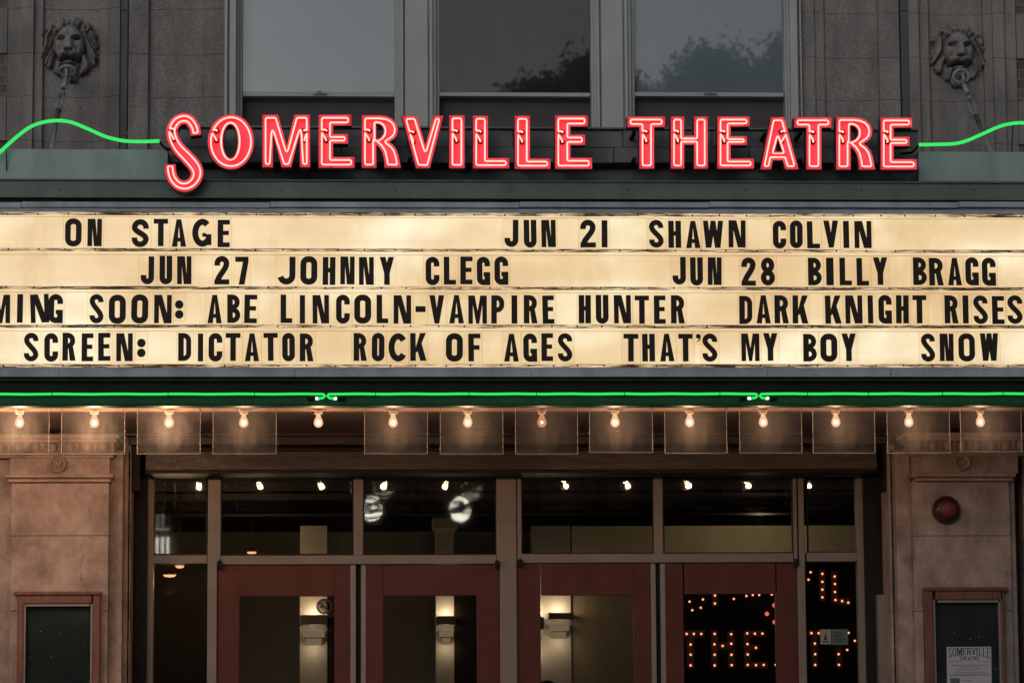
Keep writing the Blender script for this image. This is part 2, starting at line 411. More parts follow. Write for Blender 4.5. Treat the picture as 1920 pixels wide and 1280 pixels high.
def offset_line(pts, d, closed):
    """points to the left and right of a 2-D line at distance d, mitred"""
    pts = dedupe(pts, closed)
    n = len(pts); Lf, Rt = [], []
    for i in range(n):
        p = Vector(pts[i])
        a = Vector(pts[i - 1]) if (closed or i > 0) else None
        b = Vector(pts[(i + 1) % n]) if (closed or i < n - 1) else None
        t1 = (p - a).normalized() if a is not None else None
        t2 = (b - p).normalized() if b is not None else None
        if t1 is None: t1 = t2
        if t2 is None: t2 = t1
        n1, n2 = Vector((-t1.y, t1.x)), Vector((-t2.y, t2.x))
        m = n1 + n2
        if m.length < 1e-6: m = n1
        m.normalize(); k = d / max(.35, m.dot(n1))
        Lf.append(tuple(p + m * k)); Rt.append(tuple(p - m * k))
    return Lf, Rt

def tag(o, label=None, cat=None, group=None, kind=None):
    if label: o['label'] = label
    if cat: o['category'] = cat
    if group: o['group'] = group
    if kind: o['kind'] = kind
    return o

def thing(name, loc, label, cat, group=None):
    o = bpy.data.objects.new(name, None); COL.objects.link(o); o.location = loc; o.empty_display_size = .1
    ORG[o.name] = Vector(loc)
    return tag(o, label, cat, group)

def copy_tree(o, loc, parent=None):
    c = o.copy(); COL.objects.link(c); ORG[c.name] = Vector(loc)
    if parent: c.parent = parent
    else: c.location = loc
    for ch in list(o.children): copy_tree(ch, loc, c)
    return c

def arc(cx, cy, rx, ry, a0, a1, n=8):
    return [(cx + rx * math.cos(math.radians(a0 + (a1 - a0) * i / n)), cy + ry * math.sin(math.radians(a0 + (a1 - a0) * i / n))) for i in range(n + 1)]
def bez(p0, p1, p2, p3, n=8, skip=True):
    out = []
    for i in range(1 if skip else 0, n + 1):
        t = i / n; a, b, c, d = (1 - t) ** 3, 3 * t * (1 - t) ** 2, 3 * t * t * (1 - t), t ** 3
        out.append((a * p0[0] + b * p1[0] + c * p2[0] + d * p3[0], a * p0[1] + b * p1[1] + c * p2[1] + d * p3[1]))
    return out
def smooth_line(pts, n=6):
    """Catmull-Rom through the points"""
    out = [pts[0]]; q = [pts[0]] + list(pts) + [pts[-1]]
    for i in range(1, len(q) - 2):
        p0, p1, p2, p3 = q[i - 1], q[i], q[i + 1], q[i + 2]; k = len(p1)
        for j in range(1, n + 1):
            t = j / n
            out.append(tuple(.5 * (2 * p1[c] + (p2[c] - p0[c]) * t + (2 * p0[c] - 5 * p1[c] + 4 * p2[c] - p3[c]) * t * t + (3 * p1[c] - p0[c] - 3 * p2[c] + p3[c]) * t ** 3) for c in range(k)))
    return out
# ------------------------------------------------------------------ ground and street
def ground(name, mat, x0, x1, y0, y1, z, t=.3):
    return tag(MB().box(x0, x1, y0, y1, z - t, z).build(name, mat), kind='structure')
ground('ground', 'asphalt', -600, 600, -600, 600, -.30)
ground('road', 'asphalt', -60, 60, -15.5, -4.0, -.15, .1)
ground('sidewalk', 'concrete', -60, 60, -4.0, 2.6, 0, .28)
ground('far_sidewalk', 'concrete', -60, 60, -34, -15.5, 0, .28)

# ------------------------------------------------------------------ theatre building
YW = 1.90
B = thing('theatre_building', (0, 2.5, 0), 'grey stone theatre front with three upper windows and red doors below the marquee', 'building')

# joints: heights taken where the left pier shows them
JZ = [P(250, y, YW).z for y in (420, 340, 265, 182, 102, 17, -66, -150, -240)]
def stone_strip(mb, a, b, Y, y_ref=110, joints=JZ, gap=.0007, shift=0):
    xa, xb = P(a, y_ref, Y).x, P(b, y_ref, Y).x
    for z0, z1 in zip(joints, joints[1:]):
        mb.box(xa, xb, Y, 2.2, z0 + gap + shift, z1 - gap + shift)
left = [(14, 40, 1.90), (40, 62, 1.865), (62, 80, 1.90), (80, 187, 1.94), (187, 205, 1.90), (205, 224.5, 1.865), (241, 278, 1.875),
        (278, 383, 1.92), (383, 402, 1.895), (402, 421.5, 1.875)]
right = [(1501.5, 1528, 1.875), (1528, 1546, 1.895), (1546, 1648, 1.92), (1648, 1687, 1.875), (1705, 1724, 1.865), (1724, 1742, 1.90),
         (1742, 1845, 1.94), (1845, 1863, 1.90), (1863, 1884, 1.865), (1884, 1906, 1.90)]
for strips, xa, xb, xo in ((left, P(14, 100, 1.9).x - .003, P(-60, 100, 1.9).x, -8), (right, P(1906, 100, 1.9).x + .003, P(1990, 100, 1.9).x, 8)):
    mb = MB()
    for a, b, Y in strips: stone_strip(mb, a, b, Y)
    for k, (z0, z1) in enumerate(zip(JZ, JZ[1:])):          # toothed quoins into the brick
        if k % 2 == 0: mb.box(xa, xb, 1.9, 2.2, z0 + .003, z1 - .003)
    mb.build('stone_wall', 'stone', B, bevel=.002)
    MB().box(xa, xo, 1.93, 2.15, JZ[0], JZ[-1]).build('brick_wall', 'brick', B)
zt = P(960, 815, YW).z
for a, b in ((-1200, 455), (1469, 3100)):
    MB().box(P(a, 100, 2.0).x, P(b, 100, 2.0).x, 2.02, 2.3, zt, JZ[-1] + .1).build('mortar_backing', 'mortar', B)

# upper windows: casing, piers, sashes, panes
def win(a, b, blind, dark_top):
    c = MB()
    # sash frame: upper rail etc.
    c.px(a, -260, a + 6, 250, 1.905, 2.02); c.px(b - 5, -260, b, 250, 1.905, 2.02)
    c.px(a + 6, 173.5, b - 5, 181, 1.915, 2.0)
    fr = c.build('window_frame', 'casing', B, bevel=.003)
    m = MB(); m.px(a + 6, -260, b - 5, 173, 1.965, 1.969); m.build('pane', 'win_glass' if blind else 'win_glass_mid', fr)
    m = MB(); m.px(a + 6, 184, b - 5, 262, 2.02, 2.024); m.build('window_screen', 'screen', fr)
    m = MB(); m.px(a + 6, 181.5, b - 5, 184.5, 1.985, 2.06); m.px(a + 6, 186, b - 5, 189, 2.0, 2.06); m.build('lower_sash_rail', 'dark_metal', fr)
    m = MB(); xm = (a + b) / 2 + 4
    if blind:
        l = MB(); l.px(xm - 12, 174.5, xm + 12, 177.5, 1.90, 1.914); l.px(xm - 6, 171, xm + 2, 174.5, 1.90, 1.914); l.build('sash_lock', 'dark_metal', fr)
        m.px(a + 4, -260, b - 3, 178, 1.985, 1.99); m.build('roller_blind', 'blind', B)
    m = MB(); m.px(a - 6, -260, b + 6, 300, 2.9, 2.95); m.build('dark_room_wall', 'void', B)
win(449, 745, True, False); win(817, 1112, False, True); win(1182, 1474, True, False)
def casing(): m.build('window_casing', 'casing', B, bevel=.003)
m = MB()
for a, b, Y in ((421.5, 427, 1.83), (427, 431, 1.87), (431, 443, 1.80), (443, 449, 1.86)):
    m.px(a, -260, b, 262, Y, 2.1)
casing(); m = MB()
for a, b, Y in ((1474, 1480, 1.86), (1480, 1494, 1.80), (1494, 1498, 1.87), (1498, 1501.5, 1.83)):
    m.px(a, -260, b, 262, Y, 2.1)
casing()
for a, b in ((745, 817), (1112, 1182)):
    m = MB()
    m.px(a, -260, a + 5, 262, 1.86, 2.1); m.px(a + 5, -260, a + 11, 262, 1.83, 2.1)
    m.px(a + 11, -260, a + 14, 262, 1.87, 2.1); m.px(a + 14, -260, b - 15, 262, 1.845, 2.1); m.px(b - 15, -260, b - 12, 262, 1.87, 2.1)
    m.px(b - 12, -260, b - 6, 262, 1.83, 2.1); m.px(b - 6, -260, b, 262, 1.86, 2.1); casing()
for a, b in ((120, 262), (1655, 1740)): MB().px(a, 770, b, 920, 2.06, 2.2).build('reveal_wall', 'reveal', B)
m = MB(); m.px(421, 262, 1502, 274, 1.72, 2.2); m.build('window_sill', 'casing', B, bevel=.005)
m = MB(); m.px(380, 274, 1540, 420, 2.0, 2.3); m.build('spandrel_wall', 'stone', B)

# carved lion heads: relief as a height field
def lion_mesh(cx, cy, hw, seed):
    rnd = random.Random(seed); c = P(cx, cy, 1.94); S = hw / F_PX * 21.95
    nx, ny = 116, 148; m = MB(); vs = []; idx = {}; fs = []
    def g(u, v, a, b, su, sv): return math.exp(-((u - a) / su) ** 2 - ((v - b) / sv) ** 2)
    def st(x, a, b): t = min(1, max(0, (x - a) / (b - a))); return t * t * (3 - 2 * t)
    ph = [rnd.uniform(-1, 1) for _ in range(8)]
    def H(u, v):
        au = abs(u); sg_ = 1 if u > 0 else -1
        # shield-like outline: full at the cheeks, tapering to the beard
        th = math.atan2(v + .05, u)
        w_ = 1.0 - .30 * st(v, .45, 1.15) ** 1.3 - .62 * st(-v, .45, 1.30)
        r = max(au / max(.05, w_), 0); rv = (v / 1.16) if v > 0 else (-v / 1.30)
        rr = (r ** 3.2 + rv ** 3.2) ** (1 / 3.2)
        edge = 1.0 + .035 * math.sin(17 * th + ph[0]) + .025 * math.sin(31 * th + ph[1])
        if rr > edge: return None
        h = .14 + .34 * max(0, 1 - (rr / edge) ** 2.6) ** .6
        rf = math.hypot(u / (.56 - .10 * st(-v, .1, .7)), (v - .02) / .74)          # face oval
        wm = st(rf, .92, 1.12)
        fall = math.atan2(u, 2.0 - v)                                              # locks fall from the crown
        wav = .9 * math.sin(4.2 * v + ph[2] + sg_) + .5 * math.sin(7.5 * v + 6 * au + ph[3])
        side = math.sin(40 * fall + wav * 1.2 + ph[4]); fine = math.sin(95 * fall + 2.2 * wav + ph[5])
        top = math.sin(13 * th + 3.0 * math.sin(3.5 * rr + ph[6])); topf = math.sin(30 * th + 4 * rr)
        k = st(v, .42, .72)
        h += wm * ((1 - k) * (.20 * side + .06 * fine) + k * (.15 * top + .06 * topf))
        h -= .22 * math.exp(-((rf - 1.03) / .085) ** 2) * (1 - .7 * st(v, .5, .8))
        if rf < 1.1: h += .34 * max(0, 1 - rf ** 2) ** .5
        h += .22 * g(au, v, .24, .345 + .15 * (au - .24), .18, .07)                                    # heavy brows
        h -= .07 * g(au, v, 0, .44, .045, .16)
        h -= .40 * g(au, v, .27, .215 + .12 * (au - .27), .11, .052)                                  # deep eyes
        h += .12 * g(au, v, .255, .185, .055, .028)
        h -= .10 * g(au, v, .40, .24, .06, .05)
        wn_ = .115 + .075 * st(-v, -.3, .15)
        h += .25 * math.exp(-(u / wn_) ** 4) * st(-v, -.42, -.1) * st(v, -.24, -.16) # broad nose
        h -= .20 * g(au, v, .085, -.225, .05, .03)
        h -= .12 * g(u, v, 0, -.30, .025, .06)
        h += .25 * g(au, v, .21, -.33, .16, .11)                                   # muzzle pads
        h += .09 * g(au, v, .40, -.05, .11, .16)                                   # cheekbones
        h -= .10 * g(au, v, .30, -.20, .05, .14)
        h -= .75 * math.exp(-(u / .31) ** 4 - ((v + .485 + .10 * au) / .062) ** 4)   # open mouth
        h += .16 * g(u, v, 0, -.66, .16, .08)
        h += .20 * g(au, v, .60, .72, .13, .14) - .34 * g(au, v, .585, .68, .075, .085)  # ears
        h += .17 * g(u, v, 0, .86, .30, .17)                                       # forelock
        return max(h, .02)
    for j in range(ny + 1):
        for i in range(nx + 1):
            u, v = -1.1 + 2.2 * i / nx, -1.42 + 2.84 * j / ny
            h = H(u, v)
            if h is None: continue
            idx[i, j] = len(vs); vs.append((c.x + u * S, 1.94 - h * S * 1.05, c.z + v * S))
    back = {}
    for (i, j) in list(idx):
        if all((i + a, j + b) in idx for a, b in ((1, 0), (0, 1), (1, 1))):
            fs.append((idx[i, j], idx[i + 1, j], idx[i + 1, j + 1], idx[i, j + 1]))
    m.add(vs, fs, True)
    # skirt back to the wall
    from collections import Counter
    cnt = Counter()
    for f in fs:
        for a, b in zip(f, f[1:] + f[:1]): cnt[tuple(sorted((a, b)))] += 1
    for (a, b), k in cnt.items():
        if k == 1:
            o = len(m.v); va, vb = vs[a], vs[b]
            m.add([va, vb, (vb[0], 1.96, vb[2]), (va[0], 1.96, va[2])], [(0, 1, 2, 3)], True)
    return m
for cx, cy, hw, sd_, lb in ((132, 92, 52, 3, 'stone lion head relief on the pier beside the left end of the neon name'),
                          (1793, 103, 51, 8, 'stone lion head relief on the pier beside the right end of the neon name')):
    lo = lion_mesh(cx, cy, hw, sd_).build('lion_head', 'stone_lion', B); lo['label'] = lb

# drainpipes between pier and bay
for a, b, lb in ((225, 240.5, 'dark square drainpipe left of the windows, between stone bay and left lion pier'),
                 (1687.5, 1704.5, 'dark square drainpipe right of the windows, between stone bay and right lion pier')):
    m = MB(); m.px(a, -260, b, 300, 1.885, 1.96)
    for y in (16, 250): m.px(a - 1, y - 4, b + 1, y + 4, 1.879, 1.962)
    o = m.build('drainpipe', 'pipe', None, bevel=.006)
    tag(o, ' '.join(lb.split()[:16]), 'drainpipe', 'drainpipes beside the lion piers')

# ---- ground floor: pilasters
def pil(mb_list): pass
def capital(a, b, ytop, name, n):
    m = MB(); o = 1.70
    m.px(a, ytop - 6, b, ytop + 2, 1.64, 2.0); m.px(a + 6, ytop + 2, b - 6, ytop + 9, 1.67, 2.0)
    m.px(a + 10, ytop + 9, b - 10, ytop + 28, 1.72, 2.0)
    m.px(a + 8, ytop + 28, b - 8, ytop + 33, 1.70, 2.0); m.px(a + 11, ytop + 33, b - 11, ytop + 38, 1.73, 2.0)
    z = P((a + b) / 2, ytop + 18, 1.7).z; x0, x1 = P(a + 12, ytop + 18, 1.7).x, P(b - 12, ytop + 18, 1.7).x
    for k in range(n):
        x = x0 + (x1 - x0) * (k + .5) / n; s = (x1 - x0) / n
        m.ball((x, 1.71, z - .003), .036, 12, (s * .27 / .036, 1.0, 1.05))
        m.tube([(x + .42 * s * math.cos(t), 1.715, z + .01 - .042 * math.sin(t)) for t in [math.pi * q / 8 for q in range(9)]], .009, 6)
        m.box(x + s / 2 - .006, x + s / 2 + .006, 1.695, 1.73, z - .035, z + .035)
    return m
def pilaster(fr, corn, shaft, rails, med, capx, n, yc):
    p = MB()
    p.px(fr[0], 845, fr[1], yc, 1.75, 2.2)                       # frieze block
    xa, xb = P(shaft[0], 1080, 1.765).x, P(shaft[1], 1080, 1.765).x; hz = [P((shaft[0] + shaft[1]) / 2, y, 1.765).z for y in (yc + 14, 1004, 1145, 1620)]
    for z1, z0 in zip(hz, hz[1:]): p.box(xa, xb, 1.765, 2.2, z0 + .0012, z1 - .0004)
    for a, b, Y, t in rails: p.px(a, t, b, 1620, Y, 2.3)
    po = p.build('pilaster', 'stone_low', B, bevel=.006)
    c = MB(); c.px(corn[0], yc - 1, corn[1], yc + 6, 1.70, 2.0); c.px(corn[0] + 3, yc + 6, corn[1] - 3, yc + 9, 1.735, 2.0); c.px(corn[0] + 6, yc + 9, corn[1] - 6, yc + 14, 1.715, 2.0)
    c.build('pilaster_moulding', 'stone_low', po, bevel=.012)
    capital(*capx, 'capital', n).build('capital', 'stone_low', po, bevel=.004)
    q = P(med[0], med[1], 1.75); d = MB(); s = med[2] / F_PX * 21.75
    d.lathe([(s * .99, .01), (s, -.026), (s * .9, -.042), (s * .78, -.034), (s * .72, -.004), (s * .4, -.014), (.004, -.02)], q, 'y', 24)
    for k in range(5):
        an = k * 1.26 + .4; d.ball((q.x + s * .36 * math.cos(an), 1.732, q.z + s * .36 * math.sin(an)), s * .2, 8, (1, .5, 1))
    d.build('medallion', 'stone_low', po)
    return po
pilaster((18, 206), (9, 213), (19, 203), [(203, 228, 1.86, 844), (228, 243, 2.0, 820), (-260, 19, 1.86, 844)], (108, 870, 16.5), (-60, 224, 820), 8, 889)
pilaster((1713, 1909), (1711, 1905), (1714, 1897), [(1686, 1714, 1.86, 844), (1672, 1686, 2.0, 820), (1897, 1911, 1.80, 890), (1926, 2200, 1.86, 844)], (1803, 867, 15), (1697, 1940, 816), 8, 887)

# ---- beam and entrance recess
m = MB(); m.px(238, 809, 1690, 817, 1.90, 2.5); m.px(242, 817, 1675, 833, 1.95, 2.5); 
MB().px(242, 833, 1675, 844, 2.2, 2.5).build('shadow_groove', 'black_metal', B)  # black face stands in for the shade inside the groove
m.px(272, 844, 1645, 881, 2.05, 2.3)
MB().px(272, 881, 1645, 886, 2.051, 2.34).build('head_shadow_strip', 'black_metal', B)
m.build('entrance_beam', 'wood_beam', B, bevel=.006)
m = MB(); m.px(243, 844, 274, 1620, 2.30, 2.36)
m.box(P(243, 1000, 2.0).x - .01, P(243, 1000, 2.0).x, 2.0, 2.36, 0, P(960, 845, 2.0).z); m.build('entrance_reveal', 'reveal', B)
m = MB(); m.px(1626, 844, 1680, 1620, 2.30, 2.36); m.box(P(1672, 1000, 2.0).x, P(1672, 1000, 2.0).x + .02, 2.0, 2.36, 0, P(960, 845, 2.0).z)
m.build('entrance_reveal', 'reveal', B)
m = MB(); m.px(1651, 1114, 1672, 1620, 2.18, 2.28); m.build('jamb_panel', 'frame', B, bevel=.004)
YF = 2.36; YB = 2.48
F = MB()
for a, b, t, e in ((274, 286, 885, 1620), (388, 406, 885, 1620), (406, 414, 885, 1058), (663, 681, 892, 1040), (931, 938, 892, 1058), (938, 970, 885, 1620),
                   (970, 978, 892, 1055), (1226, 1243, 892, 1038), (1488, 1498, 892, 1055), (1498, 1513, 885, 1620), (1613, 1626, 885, 1620)):
    F.px(a, t, b, e, YF, YB)
F.px(286, 885, 388, 893, YF + .003, YB); F.px(406, 885, 938, 892, YF + .003, YB); F.px(970, 885, 1498, 892, YF + .003, YB); F.px(1513, 885, 1613, 892, YF + .003, YB)
F.px(286, 1040, 388, 1056, YF + .003, YB); F.px(414, 1040, 931, 1057, YF + .003, YB); F.px(978, 1037, 1488, 1054, YF + .003, YB); F.px(1513, 1035, 1613, 1052, YF + .003, YB)
ef = F.build('entrance_frame', 'frame', B, bevel=.004)
for a, b, t, e in ((286, 388, 893, 1040), (414, 663, 892, 1040), (681, 931, 892, 1040), (978, 1226, 892, 1038), (1243, 1488, 892, 1037), (1513, 1613, 892, 1036)):
    m = MB(); m.px(a, t, b, e, 2.42, 2.421); m.build('transom_pane', 'door_glass', B)
    x0, x1, z0, z1 = P(a, 960, 2.44).x, P(b, 960, 2.44).x, P((a + b) / 2, e, 2.44).z, P((a + b) / 2, t, 2.44).z; k = .0032 * (1 if a < 900 else 1.5); j = .002 * math.sin(a)
    m = MB(); m.add([(x0, 2.44 + j, z0), (x1, 2.44 - j, z0), (x1, 2.44 - k - j, z1), (x0, 2.44 - k + j, z1)], [(0, 1, 2, 3)]); m.build('transom_pane', 'inner_glass', B)
    m = MB(); m.px(a, e - 2.5, b, e, 2.395, 2.43); m.px(a, t, a + 2.5, e, 2.396, 2.43); m.px(b - 2.5, t, b, e, 2.396, 2.43); m.px(a, t, b, t + 2, 2.397, 2.43); m.build('transom_gasket', 'black_metal', ef)
for a, b in ((286, 388), (1513, 1613)):
    m = MB(); m.px(a, 1054, b, 1620, 2.42, 2.424); m.build('sidelight_pane', 'door_glass', B)
# doors
for k, (a, b, ga, gb, gt, hinge, strip) in enumerate(((406, 657, 448, 627, 1117, 412, (657, 667)), (686, 938, 719, 895, 1116, 932, (677, 686)),
                                                 (971, 1223, 1015, 1190, 1115, 975, (1223, 1232)), (1250, 1498, 1284, 1457, 1113, 1492, (1241, 1250)))):
    t = 1058 if k < 2 else 1055
    D = MB(); Y = 2.385
    D.px(a, t, ga, 1620, Y, Y + .045); D.px(gb, t, b, 1620, Y, Y + .045); D.px(ga, t, gb, gt, Y, Y + .045); D.px(ga, 1500, gb, 1620, Y, Y + .045)
    d = D.build('door', 'door', B, bevel=.004)
    m = MB(); m.px(ga, gt, gb, 1500, Y + .02, Y + .024); m.build('door_pane', 'door_glass', d)
    m = MB(); m.px(strip[0], t + 1, strip[1], 1620, Y - .006, Y + .04)
    for y in range(1080, 1300, 58): m.ball((P((strip[0] + strip[1]) / 2, y, Y).x, Y - .006, P(900, y, Y).z), .005, 6)
    m.build('edge_strip', 'strip', d)
    m = MB(); q = P(hinge, t, 2.36); m.box(q.x - .016, q.x + .016, 2.33, 2.36, q.z - .022, q.z + .022); m.lathe([(.009, -.03), (.009, .03)], (q.x, 2.335, q.z), 'z', 8)
    m.build('pivot_hinge', 'black_metal', d)
MB().px(667, 1057, 677, 1620, 2.43, 2.44).build('door_gap', 'black_metal', B)
m = MB(); m.px(1232, 1055, 1241, 1620, 2.43, 2.44); m.build('door_gap', 'black_metal', B)

# ---- lobby behind the glass
zc = P(960, 880, 2.5).z
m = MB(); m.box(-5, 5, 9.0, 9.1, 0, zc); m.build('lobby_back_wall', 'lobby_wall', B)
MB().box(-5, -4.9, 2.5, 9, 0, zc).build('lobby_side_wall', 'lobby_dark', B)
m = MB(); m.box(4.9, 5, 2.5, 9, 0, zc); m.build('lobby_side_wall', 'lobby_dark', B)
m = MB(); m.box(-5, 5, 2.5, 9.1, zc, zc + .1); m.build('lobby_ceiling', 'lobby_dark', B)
m = MB(); m.box(-5, 5, 2.5, 9.1, -.05, .004); m.build('lobby_floor', 'carpet', B)
m = MB(); m.px(1072, 985, 1640, 1046, 6.5, 6.6); m.build('lobby_bulkhead', 'lobby_tan', B)
for y, Y in ((914, 4.4), (934, 5.4)): MB().px(200, y, 1700, y + 10 + (y > 920) * 18, Y, Y + .25).build('lobby_ceiling_beam', 'lobby_dark', B)
for a, t, b, Y in ((1230, 1050, 1660, 6.7), (613.5, 1050, 690, 6.45), (852.5, 1050, 940, 6.45), (270, 1068, 400, 6.4)): MB().px(a, t, b, 1700, Y, Y + .1).build('lobby_dark_screen', 'lobby_dark', B)
for a, b in ((562, 613), (818, 852), (1000, 1072)): MB().px(a, 985, b, 1700, 6.5, 6.75).build('lobby_pier', 'lobby_wall', B)
MB().px(1072.5, 1046, 1229.5, 1700, 6.52, 6.6).build('lobby_partition', 'lobby_brown', B)
m = MB(); m.px(812, 970, 858, 990, 6.42, 6.75); m.px(816, 990, 854, 996, 6.46, 6.75); m.build('pier_capital', 'lobby_wall', B)
# ------------------------------------------------------------------ marquee
MQ = thing('marquee', (0, 0, 3.3), 'theatre marquee box with glowing cream letter board in a blue grey metal frame', 'marquee')
XL, XR = P(-330, 600, 0).x, P(2260, 600, 0).x
def band(mb, y0, y1, Yf, Yb, a=-330, b=2260): return mb.px(a, y0, b, y1, Yf, Yb)
m = band(MB(), 399, 687, 0.0, .02); m.build('letter_board', 'panel', MQ)
m = MB(); xs = [-330] + [x + 37 * (k % 3) for k, x in enumerate(range(40, 2200, 430))] + [2260]
for a, b in zip(xs, xs[1:]): band(m, 378.5, 388.5, -.055, .05, a + .35, b - .35)
band(m, 388.5, 391.5, -.02, .05); band(m, 391.5, 398.5, -.035, .05)
m.build('board_frame', 'blue_metal', MQ, bevel=.003)
m = MB(); xs = [-330] + [x + 53 * (k % 4) for k, x in enumerate(range(110, 2200, 390))] + [2260]
band(m, 690, 694, -.035, .05)
for a, b in zip(xs, xs[1:]): band(m, 694, 706, -.055, .05, a + .35, b - .35)
m.build('board_frame', 'blue_metal', MQ, bevel=.003)
band(MB(), 373, 378.5, -.02, .05).build('shadow_gap', 'black_metal', MQ); band(MB(), 706, 711, -.03, .05).build('shadow_gap', 'black_metal', MQ)
m = band(MB(), 341, 373, -.055, .3); band(m, 337.5, 341, -.072, .3); fas = m.build('upper_fascia', 'green_metal', MQ, bevel=.004)
m = MB()
for x in range(-100, 2100, 213): m.lathe([(.006, 0), (.005, -.005)], P(x + 11 * math.sin(x), 356, -.055), 'y', 6)
m.build('fascia_screw', 'black_metal', fas)
MB().px(-330, 279, 315, 337.5, .0, .5).build('top_housing', 'box_metal', MQ, bevel=.006)
m = MB(); m.px(1722, 285, 2260, 341, .0, .5); m.build('top_housing', 'box_metal', MQ, bevel=.006)
m = MB()
m.px(315, 238, 1722, 241.5, .13, .4)
xs = [315, 520, 765, 962, 1168, 1335, 1492, 1722]
for a, b in zip(xs, xs[1:]): m.px(a + .7, 241.5, b - .7, 276, .16 + .006 * ((a // 7) % 2), .4)
xs = [315, 420, 640, 905, 1151, 1405, 1600, 1722]
for a, b in zip(xs, xs[1:]): m.px(a + .7, 277, b - .7, 305, .145 + .006 * ((a // 5) % 2), .4)
m.px(315, 305, 1722, 345, .30, .4)
m.build('back_panel', 'dark_metal', MQ, bevel=.002)
zs = P(960, 760, -.03).z
m = MB(); m.box(XL, XR, .32, 1.86, zs + .03, P(960, 300, .3).z); m.build('marquee_body', 'dark_metal', MQ)
m = MB(); band(m, 711, 713.5, -.045, .02); band(m, 738, 758, -.02, .1); band(m, 758, 760.5, -.03, .1)
m.build('lower_fascia', 'lower_green', MQ, bevel=.004)
band(MB(), 713.5, 738, .0, .1).build('dark_recess', 'black_metal', MQ)
m = MB(); m.box(XL, XR, .02, .36, zs + .004, zs + .03); so_ = m.build('soffit', 'soffit_pale', MQ)
m = MB()
for k in range(7): m.box(XL, XR, .362 + k * .218, .362 + k * .218 + .214, zs + .016, zs + .04)
m.build('soffit_board', 'soffit', MQ)
m = MB(); m.box(XL, XR, .1, .34, P(960, 710, .1).z, P(960, 695, .1).z); m.build('bulb_beam', 'dark_metal', MQ)
MB().box(XL - .02, XL, 0, 1.86, zs, P(960, 380, 0).z).build('end_panel', 'dark_metal', MQ)
m = MB(); m.box(XR, XR + .02, 0, 1.86, zs, P(960, 380, 0).z); m.build('end_panel', 'dark_metal', MQ)

# letter rails with grime, screws
ROWS = [(412, 463), (481, 533), (552.5, 605.5), (624, 676)]
def rz(y): return P(960, y + 1.2, 0).z
rnd = random.Random(5)
for (y0, y1), y in zip(((399, 404.5), (466, 471.5), (536.5, 542.5), (608, 614), (681.5, 687.5)), (402.5, 468.5, 539, 611, 684.5)):
    rail = MB().box(XL, XR, -.012, -.001, rz(y1), rz(y0)).build('letter_rail', 'rail', MQ)
    m = MB(); x = -40
    while x < 1980:
        m.lathe([(.0065, 0), (.005, -.004)], (P(x, y, 0).x, -.0125, rz(y + rnd.uniform(-.6, .6))), 'y', 6); x += rnd.uniform(44, 58)
    tag(m.build('rail_screw', 'black_metal', rail), kind='stuff')
m = MB()
for y in (407.5, 477.5, 547.5, 619.5): m.box(XL, XR, -.004, -.0005, rz(y + .55), rz(y - .45))
m.build('rail_lip', 'card_edge', rail)

